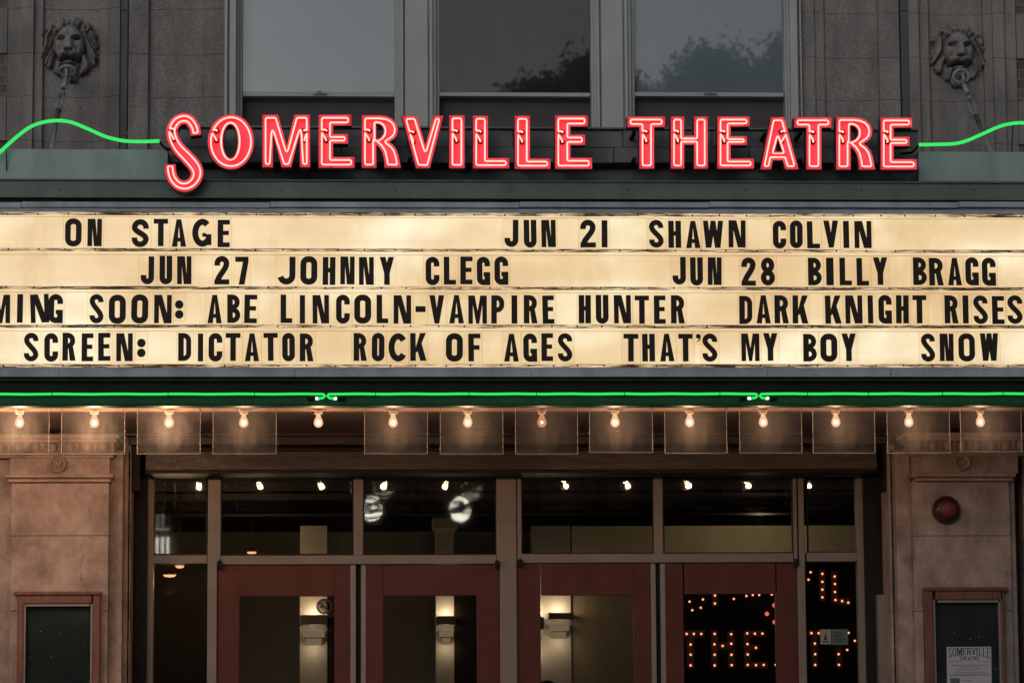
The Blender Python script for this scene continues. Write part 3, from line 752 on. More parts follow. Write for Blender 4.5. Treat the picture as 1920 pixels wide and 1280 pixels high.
# ------------------------------------------------------------------ letter shapes for the board
def glyph(c, w, h, s):
    """strokes ('r', points, width, closed) and polygons ('p', points); origin bottom left, photo pixels"""
    hs_ = s / 2; R = (w - s) / 2; wide = w > 29.5
    rect = lambda a, b, c_, d: ('p', [(a, b), (c_, b), (c_, d), (a, d)])
    stem = rect(0, 0, s, h)
    cs = s * .92
    if c in 'O':
        q = min(R, 9) if wide else R
        pts = arc(w - hs_ - q, h - hs_ - q, q, q, 0, 90, 6) + arc(hs_ + q, h - hs_ - q, q, q, 90, 180, 6) + arc(hs_ + q, hs_ + q, q, q, 180, 270, 6) + arc(w - hs_ - q, hs_ + q, q, q, 270, 360, 6)
        return [('r', pts, s, True)]
    if c in 'CG':
        if w > 33:
            rx, ry = (w - s) / 2, (h - s) / 2
            pts = arc(w * .53, h / 2, rx * 1.06, ry, 38 if c == 'C' else 48, 322 if c == 'C' else 318, 20)
            out = [('r', pts, s, False)]
            if c == 'G': out += [rect(w - s, h * .06, w - s * .05, h * .45), rect(w * .52, h * .36, w - s * .95, h * .52 - s * .12)]
            return out
        top = [(w - hs_, h * .66)] + arc(w / 2, h - R - hs_, R, R, 0, 180, 10)
        bot = arc(w / 2, R + hs_, R, R, 180, 360, 10) + [(w - hs_, h * .36)]
        out = [('r', top + bot, s, False)]
        if c == 'G': out += [rect(w - s, 0, w, h * .46), rect(w * .50, h * .46 - s * .78, w - s * .97, h * .46)]
        return out
    if c == 'S':
        yt, yb = h - R - cs / 2, R + cs / 2
        rx = (w - cs) / 2
        pts = [(w - cs / 2, yt - h * .045)] + arc(w / 2, yt, rx, R, 0, 180, 10)
        pts += bez(pts[-1], (cs / 2, yt - h * .17), (w - cs / 2, yb + h * .17), (w - cs / 2, yb), 10)
        pts += arc(w / 2, yb, rx, R, 0, -180, 10)[1:] + [(cs / 2, yb + h * .045)]
        return [('r', pts, cs, False)]
    if c == 'J':
        rx = (w - s) / 2; ry = min(rx, h * .3)
        return [('r', [(w - hs_, h), (w - hs_, ry + hs_)] + arc(w / 2, ry + hs_, rx, ry, 0, -168 if wide else -180, 10)[1:] + ([] if wide else [(hs_, h * .33)]), s, False)]
    if c == 'U':
        return [('r', [(hs_, h), (hs_, R + hs_)] + arc(w / 2, R + hs_, R, R, 180, 360, 10)[1:] + [(w - hs_, h)], s, False)]
    if c == 'I': return [rect(0, 0, w, h)]
    if c == '1': return [rect(0, 0, w, h)]
    if c == 'L': return [stem, rect(s, 0, w, s * .84)]
    if c == 'E': return [stem, rect(s, 0, w, s * .84), rect(s, h - s * .84, w, h), rect(s, h * .52 - s * .38, w * .92, h * .52 + s * .38)]
    if c == 'F': return [stem, rect(s, h - s * .84, w, h), rect(s, h * .50 - s * .4, w * .92, h * .50 + s * .4)]
    if c == 'H': return [stem, rect(w - s, 0, w, h), rect(s, h * .53 - s * .4, w - s, h * .53 + s * .4)]
    if c == 'T': return [rect(0, h - s * .86, w, h), rect(w / 2 - hs_, 0, w / 2 + hs_, h - s * .86)]
    if c == 'N':
        d = s * .86; k = s * 1.38
        return [rect(0, 0, d, h), rect(w - d, 0, w, h), ('p', [(d, h), (k, h), (w - d, h * .36), (w - d, 0), (w - k, 0), (d, h * .64)])]
    if c == 'M':
        d = s * .82
        return [rect(0, 0, d, h), rect(w - d, 0, w, h), ('p', [(d, h), (d + s * .35, h), (w / 2, h * .46), (w / 2, 0), (w / 2 - s * .28, 0), (d, h * .66)]),
                ('p', [(w - d, h), (w - d, h * .66), (w / 2 + s * .28, 0), (w / 2, 0), (w / 2, h * .46), (w - d - s * .35, h)])]
    if c == 'W':
        d = s * .9
        return [('p', [(0, h), (d, h), (w * .27 + d * .55, h * .0), (w * .20 - d * .25, 0)]), ('p', [(w - d, h), (w, h), (w * .80 + d * .25, 0), (w * .73 - d * .55, 0)]),
                ('p', [(w / 2 - d * .48, h), (w / 2 + d * .48, h), (w * .27 + d * .55, 0), (w * .20, 0)]), ('p', [(w / 2 - d * .48, h), (w / 2 + d * .48, h), (w * .80, 0), (w * .73 - d * .55, 0)])]
    if c == 'A':
        d = s * .98
        return [('p', [(0, 0), (d, 0), (w / 2 + .4, h * .84), (w / 2 + s * .42, h), (w / 2 - s * .42, h)]), ('p', [(w - d, 0), (w, 0), (w / 2 + s * .42, h), (w / 2, h), (w / 2 - .4, h * .84)]),
                rect(w * .24, h * .19, w * .76, h * .33)]
    if c == 'V':
        d = s * 1.0
        return [('p', [(0, h), (d, h), (w / 2 + s * .4, 0), (w / 2 - s * .42, 0)]), ('p', [(w - d, h), (w, h), (w / 2 + s * .42, 0), (w / 2 - s * .4, 0)])]
    if c == 'Y':
        d = s * 1.02; y = h * .42
        return [rect(w / 2 - hs_, 0, w / 2 + hs_, y), ('p', [(0, h), (d, h), (w / 2 + hs_, y - .01), (w / 2 - hs_, y - .01)]), ('p', [(w - d, h), (w, h), (w / 2 + hs_, y - .01), (w / 2 - hs_, y - .01)])]
    if c == 'K':
        return [stem, ('p', [(w - s * 1.08, h), (w, h), (s * 1.55, h * .40), (s, h * .28), (s, h * .5)]), ('p', [(w - s * 1.05, 0), (w + .5, 0), (s * 2.0, h * .66), (s * 1.15, h * .44)])]
    if c in 'DPRB':
        hs2 = s * .45
        def bowl(y0, y1, ww):
            q = min((y1 - y0) / 2 - hs2, ww - s - hs2 + s * .3, 9.5)
            return ('r', [(s * .6, y1 - hs2), (ww - hs_ - q, y1 - hs2)] + arc(ww - hs_ - q, y1 - hs2 - q, q, q, 90, 0, 6)[1:] + arc(ww - hs_ - q, y0 + hs2 + q, q, q, 0, -90, 6) + [(s * .6, y0 + hs2)], s * .9, False)
        if c == 'D': return [stem, bowl(0, h, w)]
        if c == 'P': return [stem, bowl(h * .39, h, w)]
        if c == 'R': return [stem, bowl(h * .43, h, w * .97), ('p', [(w * .44, h * .50), (w * .80, h * .50), (w, 0), (w - s * 1.04, 0)])]
        return [stem, bowl(h * .455, h, w * .96), bowl(0, h * .545, w)]
    if c == '2':
        yt = h - R - hs_
        pts = [(hs_, h * .66)] + arc(w / 2, yt, R, R, 180, 0, 10) + bez((w - hs_, yt), (w - hs_, yt - h * .2), (hs_ * 1.3, h * .30), (hs_ * 1.25, s * .7), 8)
        return [('r', pts, s, False), rect(0, 0, w, s * .9)]
    if c == '7': return [rect(0, h - s * .9, w, h), ('p', [(w - s * 1.0, h - s * .9), (w, h - s * .9), (w * .30 + s * .95, 0), (w * .30 - s * .1, 0)])]
    if c == '8':
        def loop(y0, y1, ww):
            x0 = (w - ww) / 2 + hs_; x1 = w - x0; rx = (x1 - x0) / 2; ry = (y1 - y0 - s) / 2
            return ('r', arc(w / 2, (y0 + y1) / 2, rx, ry, 0, 360, 20)[:-1], s * .96, True)
        return [loop(h * .44, h, w * .94), loop(0, h * .56, w)]
    if c == '-': return [rect(0, 0, w, h)]
    if c == ':': return [('p', arc(w / 2, h * .245, w / 2, w / 2, 0, 345, 22)), ('p', arc(w / 2, h * .755, w / 2, w / 2, 0, 345, 22))]
    if c == "'": return [('p', arc(w * .5, h * .72, w * .42, w * .42, 0, 300, 12) + [(w * .48, h * .3), (w * .05, 0), (w * .72, h * .22), (w * .93, h * .6)])]
    return [rect(0, 0, w, h)]

def mesh_glyph(mb, pieces, to_xz, yf, yb):
    for k, pc in enumerate(pieces):
        d = .00012 * k
        if pc[0] == 'p': mb.prism([[to_xz(p) for p in pc[1]]], yf - d, yb - d)
        else:
            Lf, Rt = offset_line(pc[1], pc[2] / 2, pc[3])
            n = len(Lf); o = len(mb.v)
            a = [to_xz(p) for p in Lf]; b = [to_xz(p) for p in Rt]
            vs = [(x, yf - d, z) for x, z in a] + [(x, yf - d, z) for x, z in b] + [(x, yb - d, z) for x, z in a] + [(x, yb - d, z) for x, z in b]
            fs = []
            for i in range(n if pc[3] else n - 1):
                j = (i + 1) % n
                fs += [(i, n + i, n + j, j), (i, j, 2 * n + j, 2 * n + i), (n + i, 3 * n + i, 3 * n + j, n + j), (2 * n + i, 2 * n + j, 3 * n + j, 3 * n + i)]
            if not pc[3]: fs += [(0, 2 * n, 3 * n, n), (n - 1, 2 * n - 1, 4 * n - 1, 3 * n - 1)]
            mb.add(vs, fs)

ORD = ['first', 'second', 'third', 'fourth', 'fifth', 'sixth', 'seventh', 'eighth']
ROWN = ['top', 'second', 'third', 'bottom']
# (row, how the word is named in labels, [(character, left px, right px), ...])
WORDS = [
 (0, 'word ON', 'O122-153 N164-191'),
 (0, 'word STAGE', 'S247-279 T288-315 A322-349 G360-397 E408-431'),
 (0, 'word JUN before 21', 'J946-972 U982-1006 N1015-1042'),
 (0, 'number 21', '21088-1117 11128-1139'),
 (0, 'word right after 21', 'S1217-1244 H1253-1277 A1286-1313 W1318-1356 N1366-1398'),
 (0, 'last word', 'C1449-1474 O1481-1505 L1513-1537 V1544-1572 I1581-1592 N1602-1634'),
 (1, 'word JUN before 27', 'J264-289 U299-323 N332-359'),
 (1, 'number 27', '2402-430 7441-466'),
 (1, 'word right after 27', 'J520-554 O563-595 H605-629 N638-665 N673-701 Y712-739'),
 (1, 'five letter word before JUN 28', 'C798-824 L832-855 E863-886 G894-919 G927-953'),
 (1, 'word JUN before 28', 'J1261-1286 U1294-1318 N1327-1353'),
 (1, 'number 28', '21390-1417 81426-1453'),
 (1, 'word right after 28', 'B1515-1541 I1549-1563 L1574-1597 L1606-1629 Y1637-1664'),
 (1, 'last word', 'B1712-1738 R1742-1769 A1777-1803 G1810-1835 G1841-1867'),
 (2, 'word cut by the left edge', 'M-16-19 I32-43 N57-92 G91-118'),
 (2, 'word SOON', 'S168-194 O204-236 O246-278 N289-322 :328-344'),
 (2, 'word right after SOON', 'A389-416 B426-451 E458-482'),
 (2, 'word joined to VAMPIRE by a hyphen', 'L526-548 I562-572 N586-617 C630-656 O664-696 L706-728 N738-771'),
 (2, 'gap before VAMPIRE', '-779-798'),
 (2, 'word VAMPIRE', 'V805-833 A842-870 M878-913 P921-946 I959-970 R982-1008 E1017-1039'),
 (2, 'word HUNTER', 'H1085-1108 U1117-1141 N1151-1183 T1190-1217 E1226-1248 R1258-1284'),
 (2, 'word DARK', 'D1386-1411 A1418-1445 R1452-1479 K1486-1515'),
 (2, 'word KNIGHT', 'K1547-1577 N1585-1617 I1627-1637 G1647-1672 H1680-1704 T1711-1737'),
 (2, 'word RISES', 'R1771-1797 I1805-1816 S1825-1852 E1860-1883 S1889-1917'),
 (3, 'word SCREEN', 'S45-72 C83-109 R117-142 E153-175 E184-207 N218-249 :257-273'),
 (3, 'word DICTATOR', 'D334-359 I371-381 C391-417 T423-451 A459-486 T494-521 O529-553 R562-588'),
 (3, 'word ROCK', 'R663-688 O697-721 C728-763 K769-799'),
 (3, 'word OF', 'O836-868 F878-901'),
 (3, 'word AGES', 'A945-973 G981-1007 E1015-1037 S1046-1073'),
 (3, 'word ending in apostrophe S', "T1169-1197 H1204-1228 A1237-1264 T1272-1299 '1304-1315 S1317-1345"),
 (3, 'word MY', 'M1390-1424 Y1431-1458'),
 (3, 'word BOY', 'B1506-1532 O1538-1570 Y1578-1605'),
 (3, 'word SNOW', 'S1727-1753 N1762-1788 O1797-1828 W1838-1872'),
]
DX = {':': 'colon', '-': 'hyphen', "'": 'apostrophe'}
rnd = random.Random(21)
for row, wname, spec in WORDS:
    y0, y1 = ROWS[row]
    items = []
    for tk in spec.split():
        c = tk[0]; a, b = tk[1:].rsplit('-', 1); items.append((c, float(a), float(b)))
    for k, (c, a, b) in enumerate(items):
        h = y1 - y0; ya, yb_ = y0, y1
        if c in 'JUNHTLEFIKMWVYAPRBD12' or c == '7': pass
        if c in 'OCSGU28': h += 1.2; yb_ += .6; ya -= .6
        if c == '-': ya, yb_ = y0 + 21, y0 + 32
        if c == ':': ya, yb_ = y0 + 9, y0 + 45
        if c == "'": ya, yb_ = y0 + 1, y0 + 18
        dy = rnd.uniform(-.8, .8); ya += dy; yb_ += dy; h = yb_ - ya
        rot = rnd.gauss(0, .006) + (.045 if wname.startswith('word cut') and c == 'N' else 0)
        w_ = b - a; s = 10.6 if w_ > 20 else 9.6
        if w_ > 31 and c in 'OSCGJ': s = 11.4
        X0 = P(a, (y0 + y1) / 2, -.01).x; X1 = P(b, (y0 + y1) / 2, -.01).x; Z0 = rz(yb_); sx = (X1 - X0) / w_; sz = (rz(ya) - rz(yb_)) / h
        xm, zm = (X0 + X1) / 2, Z0 + h * sz / 2; cr, sr = math.cos(rot), math.sin(rot)
        def txz(p):
            x, z = X0 + p[0] * sx - xm, Z0 + p[1] * sz - zm
            return (xm + x * cr - z * sr, zm + x * sr + z * cr)
        worn = rnd.random() < (.55 if c in 'NIO' else .25)
        fin = 'worn' if worn else 'solid'
        if c in DX:
            lab = f'black {DX[c]} after {wname}' if c == ':' else 'black hyphen plaque in third row just before VAMPIRE' if c == '-' else 'black apostrophe before the final S in bottom row'
            if c == ':': lab += f', {ROWN[row]} row of the letter board'
        else:
            kind = 'digit' if c.isdigit() else 'letter'
            pos = ORD[k] if k < len(items) - 1 or wname.endswith('SOON') or wname.endswith('SCREEN') else 'last'
            lab = f'black {kind} {c}, {pos} in {wname}, {ROWN[row]} row'
            if len(lab.split()) < 4: lab += ' of board'
        root = thing('board_digit' if c.isdigit() else 'board_letter', (xm, -.006, Z0), lab, 'letter' if not c.isdigit() else 'digit', f'black changeable letters in the {ROWN[row]} row of the board')
        mb = MB(); mesh_glyph(mb, glyph(c, w_, h, s), txz, -.0115, -.0085)
        mb.build('glyph', 'ink_worn' if worn else 'ink_solid', root)
        # clear card that carries the glyph
        pad = 4.0 if w_ > 15 else 5.5
        cz0, cz1 = rz(y1 + 4.2), rz(y0 - 3.2)
        if c == ':' or c == "'": cz0 = rz(yb_ + 4)
        xa, xb = X0 - pad * sx, X1 + pad * sx; e = .0026
        kk = Vector((0, 0, 0)); yo = -.0078 - .0003 * (k % 2)
        def card(x0, x1, z0, z1, y):
            q = [(x0, z0), (x1, z0), (x1, z1), (x0, z1)]
            return [(xm + (x - xm) * cr - (z - zm) * sr, y, zm + (x - xm) * sr + (z - zm) * cr) for x, z in q]
        cm = MB(); cm.add(card(xa + e, xb - e, cz0 + e, cz1 - e, yo), [(0, 1, 2, 3)]); co = cm.build('clear_card', 'card', root)
        em = MB()
        for r4 in ((xa, xa + e, cz0, cz1), (xb - e, xb, cz0, cz1), (xa + e, xb - e, cz0, cz0 + e), (xa + e, xb - e, cz1 - e, cz1)): em.add(card(*r4, yo), [(0, 1, 2, 3)])
        em.build('card_edge', 'card_edge', co)

# ------------------------------------------------------------------ red neon channel letters
YR, YT, YBK = -.17, -.125, -.075      # rim, tube, back
def offset_poly(pts, d):
    """inward offset (for counter-clockwise in x-right, y-up) of a closed polygon, mitred"""
    area = sum(p[0] * q[1] - q[0] * p[1] for p, q in zip(pts, pts[1:] + pts[:1]))
    L_, R_ = offset_line(pts, d, True)
    return L_ if area > 0 else R_
def fillet(pts, r, n=5):
    out = []; k = len(pts)
    for i in range(k):
        p0, p, p1 = Vector(pts[i - 1]), Vector(pts[i]), Vector(pts[(i + 1) % k])
        a, b = (p0 - p), (p1 - p); la, lb = a.length, b.length
        if la < 1e-6 or lb < 1e-6: continue
        ang = a.angle(b)
        if ang > 2.75: out.append(tuple(p)); continue
        t = min(r / max(.05, math.tan(ang / 2)), la * .48, lb * .48)
        A, Bq = p + a.normalized() * t, p + b.normalized() * t
        for j in range(n + 1):
            u = j / n; out.append(tuple(A * (1 - u) ** 2 + p * (2 * u * (1 - u)) + Bq * u * u))
    return out
def resample(pts, step, closed=True):
    q = [Vector(p) for p in pts]
    if closed: q.append(q[0])
    out = []; acc = 0; out.append(q[0].copy())
    for a, b in zip(q, q[1:]):
        L_ = (b - a).length; t = step - acc
        while t <= L_: out.append(a + (b - a) * (t / L_)); t += step
        acc = (acc + L_) % step
    return [tuple(p) for p in out]
def to_xz(p, Y): q = P(p[0], p[1], Y); return (q.x, q.z)

def neon_letter(ch, outer, holes, label, cut, group, tube_loops=None, inset=6.4, side=1):
    """outer, holes: px outlines of the front rim; cut: px where the outer tube is broken for its electrodes"""
    O = [to_xz(p, YR) for p in outer]; HS = [[to_xz(p, YR) for p in h] for h in holes]
    k = DIST / F_PX
    xs_, zs_ = [p[0] for p in O], [p[1] for p in O]
    root = thing('neon_letter', ((min(xs_) + max(xs_)) / 2, YBK, min(zs_)), label, 'sign letter', group)
    ccw = lambda l: l if sum(p[0] * q[1] - q[0] * p[1] for p, q in zip(l, l[1:] + l[:1])) > 0 else l[::-1]
    O = ccw(O); HS = [ccw(h) for h in HS]
    tw = .0045
    Oi = offset_poly(O, tw); Hi = [offset_poly(h, -tw) for h in HS]
    m = MB()                                                 # outer shell of the channel
    m.prism([O] + HS, YR + .0025, YBK + .004, front=False, back=True); sh = m.build('channel', 'red_outer', root)
    m = MB(); m.prism([O, Oi], YR, YR + .002, back=False)    # front lips
    for h, hi in zip(HS, Hi): m.prism([hi, h], YR, YR + .002, back=False)
    m.prism([Oi] + Hi, YR + .002, YBK, front=False, back=True)   # inner walls and back
    m.build('face', 'red_face', root)
    # neon tube
    loops = tube_loops or ([fillet(offset_poly(ccw([to_xz(p, YT) for p in outer]), inset * k), 3.6 * k)] +
                           [fillet(offset_poly(ccw([to_xz(p, YT) for p in h]), -inset * .62 * k), 3.2 * k) for h in holes])
    loops = [resample(l, .9 * k) for l in loops]
    cx_, cz_ = to_xz(cut, YT)
    main = loops[0]
    i0 = min(range(len(main)), key=lambda i: (main[i][0] - cx_) ** 2 + (main[i][1] - cz_) ** 2)
    main = main[i0:] + main[:i0]; g = 3
    main = main[g:-g]
    first, last = main[0], main[-1]
    up, dn = (first, last) if first[1] > last[1] else (last, first)
    e1 = (cx_ + side * 8.5 * k, cz_ + 4.0 * k); e2 = (cx_ + side * 8.0 * k, cz_ - 14.5 * k)
    def end(p, e): return [(p[0], YT, p[1]), (p[0] * .75 + e[0] * .25, YT - .004, p[1] * .75 + e[1] * .25), (p[0] * .2 + e[0] * .8, YT + .005, p[1] * .2 + e[1] * .8), (e[0], YT + .02, e[1]), (e[0], YBK - .012, e[1])]
    pts = [(x, YT, z) for x, z in main]
    A = end(up, e1); Bq = end(dn, e2)
    pts = (A[1:][::-1] + pts + Bq[1:]) if first == up else (Bq[1:][::-1] + pts + A[1:])
    m = MB(); m.tube(pts, .0051, 8); nt_ = m.build('neon_tube', 'red_tube', root)
    for l in loops[1:]:
        m = MB(); m.tube([(x, YT, z) for x, z in l], .0051, 8, closed=True); m.build('neon_tube', 'red_tube', root)
    m = MB()
    for e in (e1, e2): m.lathe([(.0165, YBK - .001), (.0155, YBK - .020), (.0105, YBK - .022), (.0105, YBK - .012)], (e[0], 0, e[1]), 'y', 12)
    m.build('electrode_boot', 'black_metal', root)
    n = len(pts)                                              # glass stand-offs
    for q in (n // 5, n // 2, 4 * n // 5):
        x, y, z = pts[q]; MB().lathe([(.004, YT + .004), (.004, YBK)], (x, 0, z), 'y', 6).build('tube_support', 'black_metal', root)
    for zf in (.25, .75):
        z = min(zs_) + (max(zs_) - min(zs_)) * zf; x = min(xs_) + .055
        MB().box(x - .012, x + .012, YBK + .004, .17, z - .008, z + .008).build('bracket', 'black_metal', root)
    return root

def E_(x, xt, xm, xb, xs_, y0, y1, a, m0, m1, b): return [(x, y1), (x, y0), (xt, y0), (xt, a), (xs_, a), (xs_, m0), (xm, m0), (xm, m1), (xs_, m1), (xs_, b), (xb, b), (xb, y1)]
def R_(dx, dy):
    o = [(678, 315), (678, 216), (712, 216), (724, 217.5), (735, 222), (743, 230), (747, 242), (745, 253), (740, 260.5), (731, 266.5), (738, 272), (744, 280.5), (747.5, 291), (750, 304), (752.5, 315),
         (721, 315), (720, 301), (716.5, 286), (711, 277), (706, 272.5), (706, 315)]
    c = [(706, 233), (711, 233.6), (715.5, 236.5), (718.3, 241), (719, 246), (718, 251.5), (714.5, 256.5), (710, 259.2), (706, 260)]
    return [(x + dx, y + dy) for x, y in o], [[(x + dx, y + dy) for x, y in c]]
G1, G2 = 'red neon letters of the long first word on the marquee', 'red neon letters of THEATRE on the marquee'
# S: a swelling ribbon
kx, ky = 290, 190
cl = [(412, 343), (398, 262), (350, 192), (290, 172), (220, 200), (176, 275), (182, 365), (235, 465), (325, 560), (398, 645), (424, 715), (405, 782), (355, 832), (295, 848), (232, 830), (180, 770), (158, 695), (156, 628)]
cl = smooth_line([(kx + x / 5.333, ky + y / 5.333) for x, y in cl], 5)
def swell(d0, trim):
    pts = cl[trim:len(cl) - trim] if trim else cl; n = len(pts); L_, R2 = [], []
    for i, p in enumerate(pts):
        q0, q1 = Vector(pts[max(0, i - 1)]), Vector(pts[min(n - 1, i + 1)]); t = (q1 - q0).normalized(); nn = Vector((-t.y, t.x))
        f = (i + trim) / (len(cl) - 1); hw = 10.6 + 2.6 * math.exp(-((f - .5) / .16) ** 2) - d0
        L_.append(tuple(Vector(p) + nn * hw)); R2.append(tuple(Vector(p) - nn * hw))
    return L_ + R2[::-1]
S_out = swell(0, 0)
S_tube = fillet([to_xz(p, YT) for p in swell(6.2, 2)], 4 * DIST / F_PX)
neon_letter('S', S_out, [], 'tall swash red neon letter S at the left end, hanging lower than the rest', (321, 245), G1, [S_tube], side=.55)
ell = lambda cx, cy, rx, ry, n=40: [(cx + rx * math.cos(2 * math.pi * i / n), cy + ry * math.sin(2 * math.pi * i / n)) for i in range(n)]
neon_letter('O', ell(433, 266, 44, 52), [ell(432, 265, 13.5, 31, 28)], 'round red neon letter O next to the tall S', (397.5, 247), G1)
neon_letter('M', [(491.6, 314), (491.6, 215), (521.6, 215), (537.5, 272.5), (551.5, 215), (581.6, 215), (581.6, 314), (562, 314), (562, 252), (546, 314), (528, 314), (512, 253), (512, 314)], [],
            'red neon letter M between the O and the first E', (575, 247), G1, side=-.55)
neon_letter('E', E_(597, 659, 653, 665, 625, 215, 315, 236, 251, 270, 294), [], 'red neon letter E between M and R', (603.5, 247), G1)
o, h = R_(0, 0); neon_letter('R', o, h, 'red neon letter R of the first word, between E and V', (684.5, 247), G1)
neon_letter('V', [(753, 217), (782, 217), (797.5, 272), (812.5, 217), (832, 217), (806, 315.7), (780, 315.7)], [], 'red neon letter V, the only V of the sign', (767, 250), G1)
neon_letter('I', [(842, 315.5), (842, 216), (871.5, 216), (871.5, 315.5)], [], 'red neon letter I, a plain upright bar beside the V', (848.5, 248), G1)
neon_letter('L', [(886.5, 316), (886.5, 217), (915.5, 217), (915.5, 296), (955, 296), (955, 316)], [], 'red neon letter L right of the I, first of the pair', (893, 249), G1)
neon_letter('L', [(965, 317), (965, 217), (994, 217), (994, 297), (1032.5, 297), (1032.5, 317)], [], 'red neon letter L before the final E of the first word', (971.5, 250), G1)
neon_letter('E', E_(1040.5, 1102.5, 1097.5, 1110.5, 1070, 216.5, 317, 238, 252, 272.5, 295.5), [], 'red neon letter E ending the first word, after the second L', (1047, 250), G1)
neon_letter('T', [(1198.5, 316.6), (1198.5, 239), (1176, 239), (1176, 218.4), (1247, 218.4), (1247, 239), (1227, 239), (1227, 316.6)], [], 'red neon letter T starting the word THEATRE', (1204.5, 249), G2)
neon_letter('H', [(1257.5, 316.6), (1257.5, 218.4), (1283.4, 218.4), (1283.4, 254), (1301, 254), (1301, 218.4), (1327.6, 218.4), (1327.6, 316.6), (1301, 316.6), (1301, 272), (1283.4, 272), (1283.4, 316.6)], [],
            'red neon letter H, the only H of the sign', (1264, 249), G2)
neon_letter('E', E_(1344.7, 1406, 1401, 1414, 1370.5, 218.4, 316.6, 238, 255, 272.5, 297), [], 'red neon letter E between the H and the A of THEATRE', (1351, 249), G2)
neon_letter('A', [(1425.5, 318), (1445.5, 219.7), (1470.6, 219.7), (1498, 318), (1472.5, 318), (1467.5, 301), (1449.5, 301), (1446, 318)], [[(1453.2, 283.6), (1458.6, 262), (1465.5, 283.6)]],
            'red neon letter A, the only A of the sign', (1475, 249), G2, side=-1)
neon_letter('T', [(1511.6, 318), (1511.6, 240), (1489, 240), (1489, 219.7), (1559.5, 219.7), (1559.5, 240), (1540.7, 240), (1540.7, 318)], [], 'red neon letter T between the A and the R of THEATRE', (1518, 250), G2)
o, h = R_(889.5, 3.3); neon_letter('R', o, h, 'red neon letter R of THEATRE, before the last E', (1574, 250), G2)
neon_letter('E', E_(1650.8, 1711, 1706, 1719.6, 1676, 220, 318.5, 240, 256, 274.6, 298), [], 'red neon letter E ending THEATRE, next to the right green tube', (1657.5, 250), G2)

# ------------------------------------------------------------------ green neon
def green_tube(pts, Y, label, grp, r=.0135, ends=()):
    q = [P(x, y, Y) for x, y in pts]
    root = thing('green_neon_tube', q[len(q) // 2], label, 'neon tube', grp)
    m = MB(); m.tube(q, r, 10); m.build('glass_tube', 'green_tube', root)
    return root
lp = smooth_line([(-60, 330), (-20, 302), (0, 285), (30, 258), (60, 236.5), (95, 227), (130, 228.5), (165, 242), (200, 257), (235, 264.5), (270, 265.5), (299, 264.5)], 5)
rp = smooth_line([(1723, 271.5), (1755, 271), (1790, 269.5), (1815, 263), (1845, 250), (1875, 237), (1900, 231.5), (1925, 231.5), (1960, 242), (2000, 262)], 5)
for pts, lb, sx_ in ((lp, 'wavy green neon tube curving over the left top of the marquee', 1), (rp, 'wavy green neon tube curving over the right top of the marquee', -1)):
    t = green_tube(pts, -.06, lb, 'wavy green tubes beside the neon name', .0112)
    q = P(*(pts[-1] if sx_ > 0 else pts[0]), -.06)
    m = MB(); m.tube([q + Vector((0, .01, 0)), q + Vector((.012 * sx_, .02, -.02)), q + Vector((.04 * sx_, .03, -.045)), q + Vector((.09 * sx_, .16, -.03))], .008, 6); m.build('electrode_cable', 'black_metal', t)
    m = MB(); p = P(*pts[12 if sx_ > 0 else 30], -.06); m.tube([p, p + Vector((0, .05, -.11)), p + Vector((0, .08, -.2))], .004, 6); m.build('tube_bracket', 'black_metal', t)
Yg = -.075
segs = [(-330, 609, 'green neon tube along the lower fascia, left of the first joint'), (614, 1420, 'middle green neon tube along the lower fascia between the two joints'), (1425, 2260, 'green neon tube along the lower fascia, right of the second joint')]
for a, b, lb in segs:
    z = P(960, 738.2, Yg).z; xa, xb = P(a, 738, Yg).x, P(b, 738, Yg).x
    root = thing('green_neon_tube', ((xa + xb) / 2, Yg, z), lb, 'neon tube', 'straight green tubes along the lower fascia')
    pts = []
    if a > 0: pts += [(xa + .045, Yg + .02, z - .026), (xa + .012, Yg + .01, z - .024), (xa, Yg, z - .012), (xa + .006, Yg, z - .002)]
    n = 30; pts += [(xa + .02 + (xb - xa - .04) * i / n, Yg, z + .0012 * math.sin(i * 1.7 + a)) for i in range(n + 1)]
    if b < 2000: pts += [(xb - .006, Yg, z - .002), (xb, Yg, z - .012), (xb - .012, Yg + .01, z - .024), (xb - .045, Yg + .02, z - .026)]
    m = MB(); m.tube(pts, .0082, 10); m.build('glass_tube', 'green_tube_low', root)
    m = MB(); x = xa + .3
    while x < xb - .2:
        m.lathe([(.0115, -.002), (.0115, .002)], (x, Yg, z), 'x', 10); m.box(x - .003, x + .003, Yg, .01, z - .012, z - .006); x += random.uniform(.35, .75)
    m.build('tube_clip', 'black_metal', root)
    m = MB()
    for x, d in ((xa, 1), (xb, -1)):
        if -3.6 < x < 3.8:
            m.lathe([(.011, 0), (.011, .05 )] if d > 0 else [(.011, -.05), (.011, 0)], (x + d * .06, Yg + .03, z - .026), 'x', 10)
    if m.v: m.build('electrode_boot', 'black_metal', root)
    m = MB()
    for x, d in ((xa, 1), (xb, -1)):
        if -3.6 < x < 3.8: m.lathe([(.009, -.011), (.009, .011)], (x + d * .047, Yg + .02, z - .026), 'x', 10)
    if m.v: m.build('electrode_glint', 'white_glow', root)  # white emission paints the glint on the electrode end
